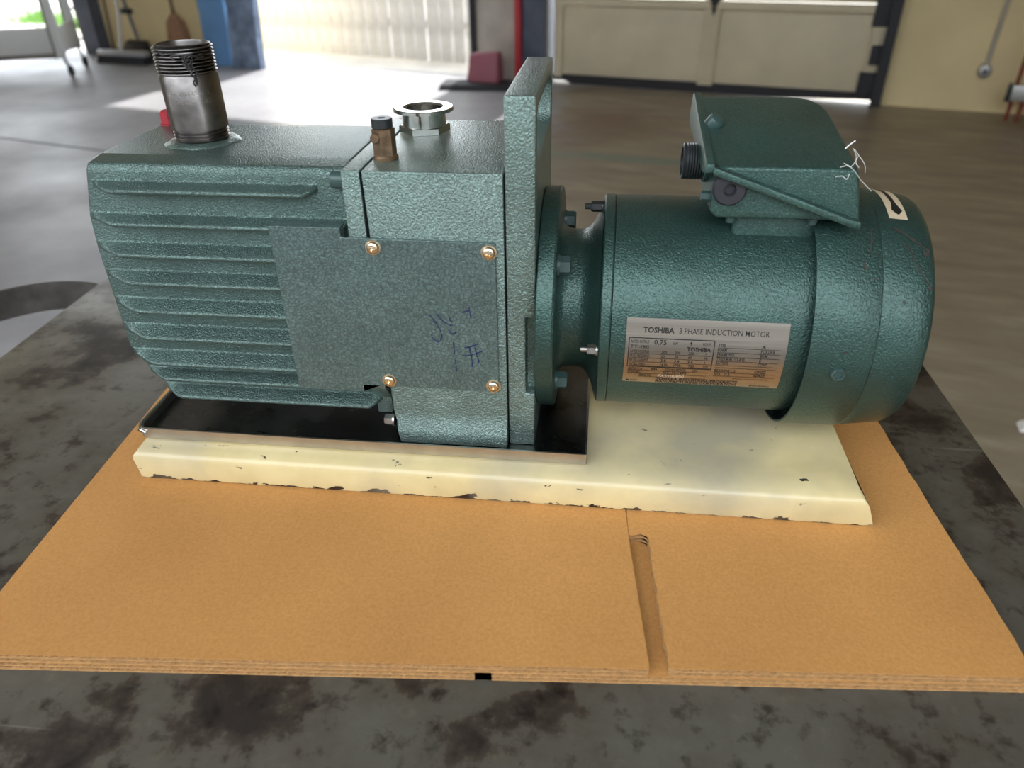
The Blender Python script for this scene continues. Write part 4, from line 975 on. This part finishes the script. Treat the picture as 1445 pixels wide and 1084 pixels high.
def f_print(bm):
    T = lambda *a: nptext(bm, *a)
    T('TOSHIBA', 0.105, 0.300, 0.150, 0.075, 0.035)
    T('3 PHASE INDUCTION MOTOR', 0.330, 0.882, 0.150, 0.075, 0.003)
    sm = 0.040
    T('RATED OUTPUT', 0.035, 0.150, 0.318, sm); T('0.75', 0.180, 0.258, 0.318, 0.070); T('kW', 0.300, 0.330, 0.325, sm); T('4', 0.400, 0.418, 0.318, 0.060); T('POLES', 0.485, 0.535, 0.322, sm)
    T('T 71-1805', 0.035, 0.150, 0.392, 0.045); T('TOSHIBA', 0.388, 0.538, 0.398, 0.060, 0.035)
    rows = [(0.462, 'RATED VOLTAGE', 0.150, ('200', '200', '220'), 'V'), (0.527, 'RATED FREQUENCY', 0.155, ('50', '60', '60'), 'Hz'), (0.592, 'RATED CURRENT', 0.150, ('3.8', '3.4', '3.4'), 'A'), (0.660, 'RATED SPEED', 0.130, ('1410', '1700', '1720'), 'min')]
    for v, a, w, vals, un in rows:
        T(a, 0.033, 0.033 + w - 0.03, v, sm)
        for k, q in enumerate(vals): T(q, 0.232 + 0.085 * k, 0.232 + 0.085 * k + 0.011 * len(q), v, sm)
        T(un, 0.505, 0.505 + 0.010 * len(un), v, sm); npline(bm, 0.030, v + 0.033, 0.545, v + 0.033, 0.0025)
    npline(bm, 0.022, 0.268, 0.555, 0.268, 0.006); npline(bm, 0.022, 0.705, 0.555, 0.705, 0.006); npline(bm, 0.022, 0.268, 0.022, 0.705, 0.006); npline(bm, 0.555, 0.268, 0.555, 0.705, 0.006)
    T('PROTECTION', 0.030, 0.120, 0.745, sm); T('JP44', 0.175, 0.215, 0.740, sm); T('COOLING METHOD', 0.265, 0.400, 0.740, sm); T('JC4', 0.440, 0.475, 0.740, sm)
    T('STANDARD', 0.030, 0.110, 0.800, sm); T('JEC-37-1979', 0.255, 0.405, 0.795, 0.045); T('SERIAL NO.', 0.105, 0.185, 0.858, sm)
    npline(bm, 0.025, 0.770, 0.535, 0.770, 0.0025); npline(bm, 0.025, 0.828, 0.535, 0.828, 0.0025); npline(bm, 0.10, 0.885, 0.535, 0.885, 0.0025)
    T('TOSHIBA INDUSTRIAL PRODUCTS', 0.215, 0.740, 0.915, 0.046, 0.02); T('MANUFACTURING CORPORATION', 0.215, 0.735, 0.966, 0.046, 0.02)
    T('39028', 0.050, 0.095, 0.966, 0.030); npline(bm, 0.022, 0.966, 0.040, 0.966, 0.014); T('MADE IN JAPAN', 0.820, 0.945, 0.972, 0.026)
    right = [(0.325, 'TYPE', 0.045, 'IK', 0.85, 0.875), (0.392, 'FORM', 0.055, 'FCKLK8', 0.845, 0.930), (0.458, 'FRAME NO.', 0.110, '80M', 0.845, 0.890), (0.524, 'THERMAL CLASS', 0.175, 'E', 0.845, 0.857), (0.590, 'RATING', 0.075, 'CONT.', 0.842, 0.902),
             (0.712, 'BEARING L.S.', 0.135, '6204ZZ', 0.830, 0.900), (0.775, 'NO.  O.S.', 0.105, '6204ZZ', 0.830, 0.900)]
    for v, a, w, q, q0, q1 in right:
        T(a, 0.580, 0.580 + w, v, 0.045); T(q, q0, q1, v, 0.045); npline(bm, 0.578, v + 0.036, 0.965, v + 0.036, 0.0025)
    npline(bm, 0.578, 0.665, 0.965, 0.665, 0.0025); npline(bm, 0.70, 0.85, 0.92, 0.85, 0.0025)
add('lettering', 'print', f_print, npl, smooth=0)
add('stamped_serial', 'emboss', lambda bm: nptext(bm, '7X5100000', 0.225, 0.395, 0.855, 0.050), npl, smooth=0)
# --- terminal box
BY0, BY1 = 1.262, 1.548
def f_tneck(bm): ubox(bm, (0.240, 1.302, 0.480), (0.392, 1.506, 0.556))
tbx = add('terminal_box', 'lid', lambda bm: loft(bm, [[U(x, y, z) for x, z in ((0.192, 0.566), (0.204, 0.555), (0.425, 0.555), (0.425, 0.562), (0.195, 0.645))] for y in (BY0 + 0.008, BY1 - 0.008)]), bevel=0.010, seg=3)
tbx['label'] = 'green terminal box with sloping lid'
add('neck', 'lid', f_tneck, tbx, bevel=0.012, seg=3)
def f_lid(bm):
    hull(bm, [U(*p) for p in ((0.187, BY0, 0.645), (0.412, BY0, 0.645), (0.424, BY0 + 0.004, 0.640), (0.441, BY0, 0.560), (0.441, BY0, 0.554), (0.184, BY1, 0.702), (0.362, BY1, 0.702), (0.390, BY1 - 0.010, 0.700), (0.408, BY1 - 0.032, 0.695), (0.416, BY1 - 0.065, 0.688), (0.424, BY0 + 0.03, 0.648),
        (0.420, BY1, 0.556), (0.440, BY1 - 0.03, 0.556), (0.186, BY1, 0.650), (0.186, BY1 - 0.03, 0.703))])
add('lid', 'lid', f_lid, tbx, bevel=0.014, seg=4, smooth=50)
def f_flange(bm, yy):
    # rim of the lid: up the left side, then along the slanted seam on both faces
    def strip(pts, w, t):
        rings = []
        for p, d in pts:
            rings.append([U(p[0] - t[0], p[1] - t[1], p[2] - w), U(p[0] + t[0], p[1] + t[1], p[2] - w), U(p[0] + t[0], p[1] + t[1], p[2] + w), U(p[0] - t[0], p[1] - t[1], p[2] + w)])
        loft(bm, rings)
    strip([((0.186, yy, 0.642), 0), ((0.30, yy, 0.6020), 0), ((0.42, yy, 0.5590), 0), ((0.440, yy, 0.554), 0)], 0.0065, (0, 0.010, 0))
for yy in (BY0 - 0.006, BY1 + 0.006): add('lid_flange', 'lid', lambda bm, yy=yy: f_flange(bm, yy), tbx, bevel=0.003)
def f_flange2(bm):
    loft(bm, [[U(0.171, y, z0), U(0.186, y, z0), U(0.189, y, z1), U(0.174, y, z1)] for y, z0, z1 in ((BY0 - 0.014, 0.638, 0.653), (BY0 + 0.02, 0.630, 0.659), (1.40, 0.640, 0.680), (BY1, 0.650, 0.708), (BY1 + 0.010, 0.660, 0.706))])
add('lid_flange', 'lid', f_flange2, tbx, bevel=0.003)
# lid screw
def f_lscrew(bm):
    ax = Vector((0.52, -0.38, 0.76)).normalized(); t1 = ax.cross(Vector((0, 0, 1))).normalized(); t2 = ax.cross(t1); c = U(0.197, 1.415, 0.676)
    loft(bm, [[c + ax * h * S + (t1 * math.cos(q) + t2 * math.sin(q)) * r * S for q in [2 * math.pi * i / 20 for i in range(20)]] for h, r in ((-0.004, 0.0155), (0.014, 0.0155), (0.018, 0.0135), (0.0200, 0.0090), (0.0203, 0.0010))])
add('lid_screw', 'boltgreen', f_lscrew, tbx, smooth=30)
# rubber grommet
GX, GZ = 0.2190, 0.6080
def f_grom(bm): lathe(bm, 'Y', U(GX, BY0 + 0.006, GZ), [(0.0, 0.0285 * S), (-0.008 * S, 0.0285 * S), (-0.0125 * S, 0.025 * S), (-0.0125 * S, 0.011 * S), (-0.004 * S, 0.009 * S)], 28)
gm = add('grommet', 'rubber', f_grom, tbx, smooth=30)
# threaded conduit hub
def f_hub(bm):
    prof = [(0.0, 0.028)]; n = 9
    for k in range(n): prof += [(-0.004 - 0.0046 * k, 0.0325), (-0.0063 - 0.0046 * k, 0.0305)]
    prof += [(-0.048, 0.0322), (-0.0495, 0.030), (-0.0495, 0.0255), (0.0, 0.0255)]
    lathe(bm, 'X', U(0.196, 1.372, 0.6235), [(a * S, b * S) for a, b in prof], 40, closed_profile=True)
add('conduit_hub', 'blacksteel', f_hub, tbx, smooth=25)
add('hub_collar', 'lid', lambda bm: lathe(bm, 'X', U(0.196, 1.372, 0.6235), [(0, 0.036 * S), (-0.010 * S, 0.036 * S), (-0.012 * S, 0.034 * S)], 32), tbx, smooth=30)
hexbolt('ground_screw', 'X', U(0.194, 1.300, 0.583), 0.0095, -0.016, 'boltgreen', tbx)
for (x, y) in ((0.232, 1.288), (0.372, 1.288)):
    add('mounting_screw', 'boltgreen', lambda bm, x=x, y=y: lathe(bm, 'Z', U(x, y, 0.548), [(-0.006 * S, 0.008 * S), (0.008 * S, 0.009 * S)], 12), tbx, smooth=30)
# cut plastic threads caught on the lid corner
def f_fluff(bm):
    for k, pts in enumerate(([(0.394, 1.262, 0.655), (0.402, 1.256, 0.652), (0.412, 1.254, 0.644), (0.428, 1.262, 0.627), (0.448, 1.262, 0.610)], [(0.409, 1.32, 0.663), (0.416, 1.32, 0.671), (0.423, 1.32, 0.677)],
                [(0.418, 1.30, 0.668), (0.428, 1.30, 0.657), (0.440, 1.30, 0.643), (0.444, 1.30, 0.629)], [(0.390, 1.262, 0.648), (0.398, 1.258, 0.652), (0.404, 1.256, 0.651), (0.411, 1.262, 0.656), (0.417, 1.27, 0.666)],
                [(0.384, 1.256, 0.634), (0.394, 1.254, 0.636), (0.402, 1.254, 0.631), (0.404, 1.254, 0.640)], [(0.412, 1.29, 0.672), (0.416, 1.28, 0.664), (0.414, 1.264, 0.655), (0.420, 1.262, 0.648)])):
        tube(bm, spline([U(*p) for p in pts], 4), (0.0010 if k == 1 else 0.00042) * S, 5)
add('plastic_strands', 'thread', f_fluff, tbx, smooth=60)
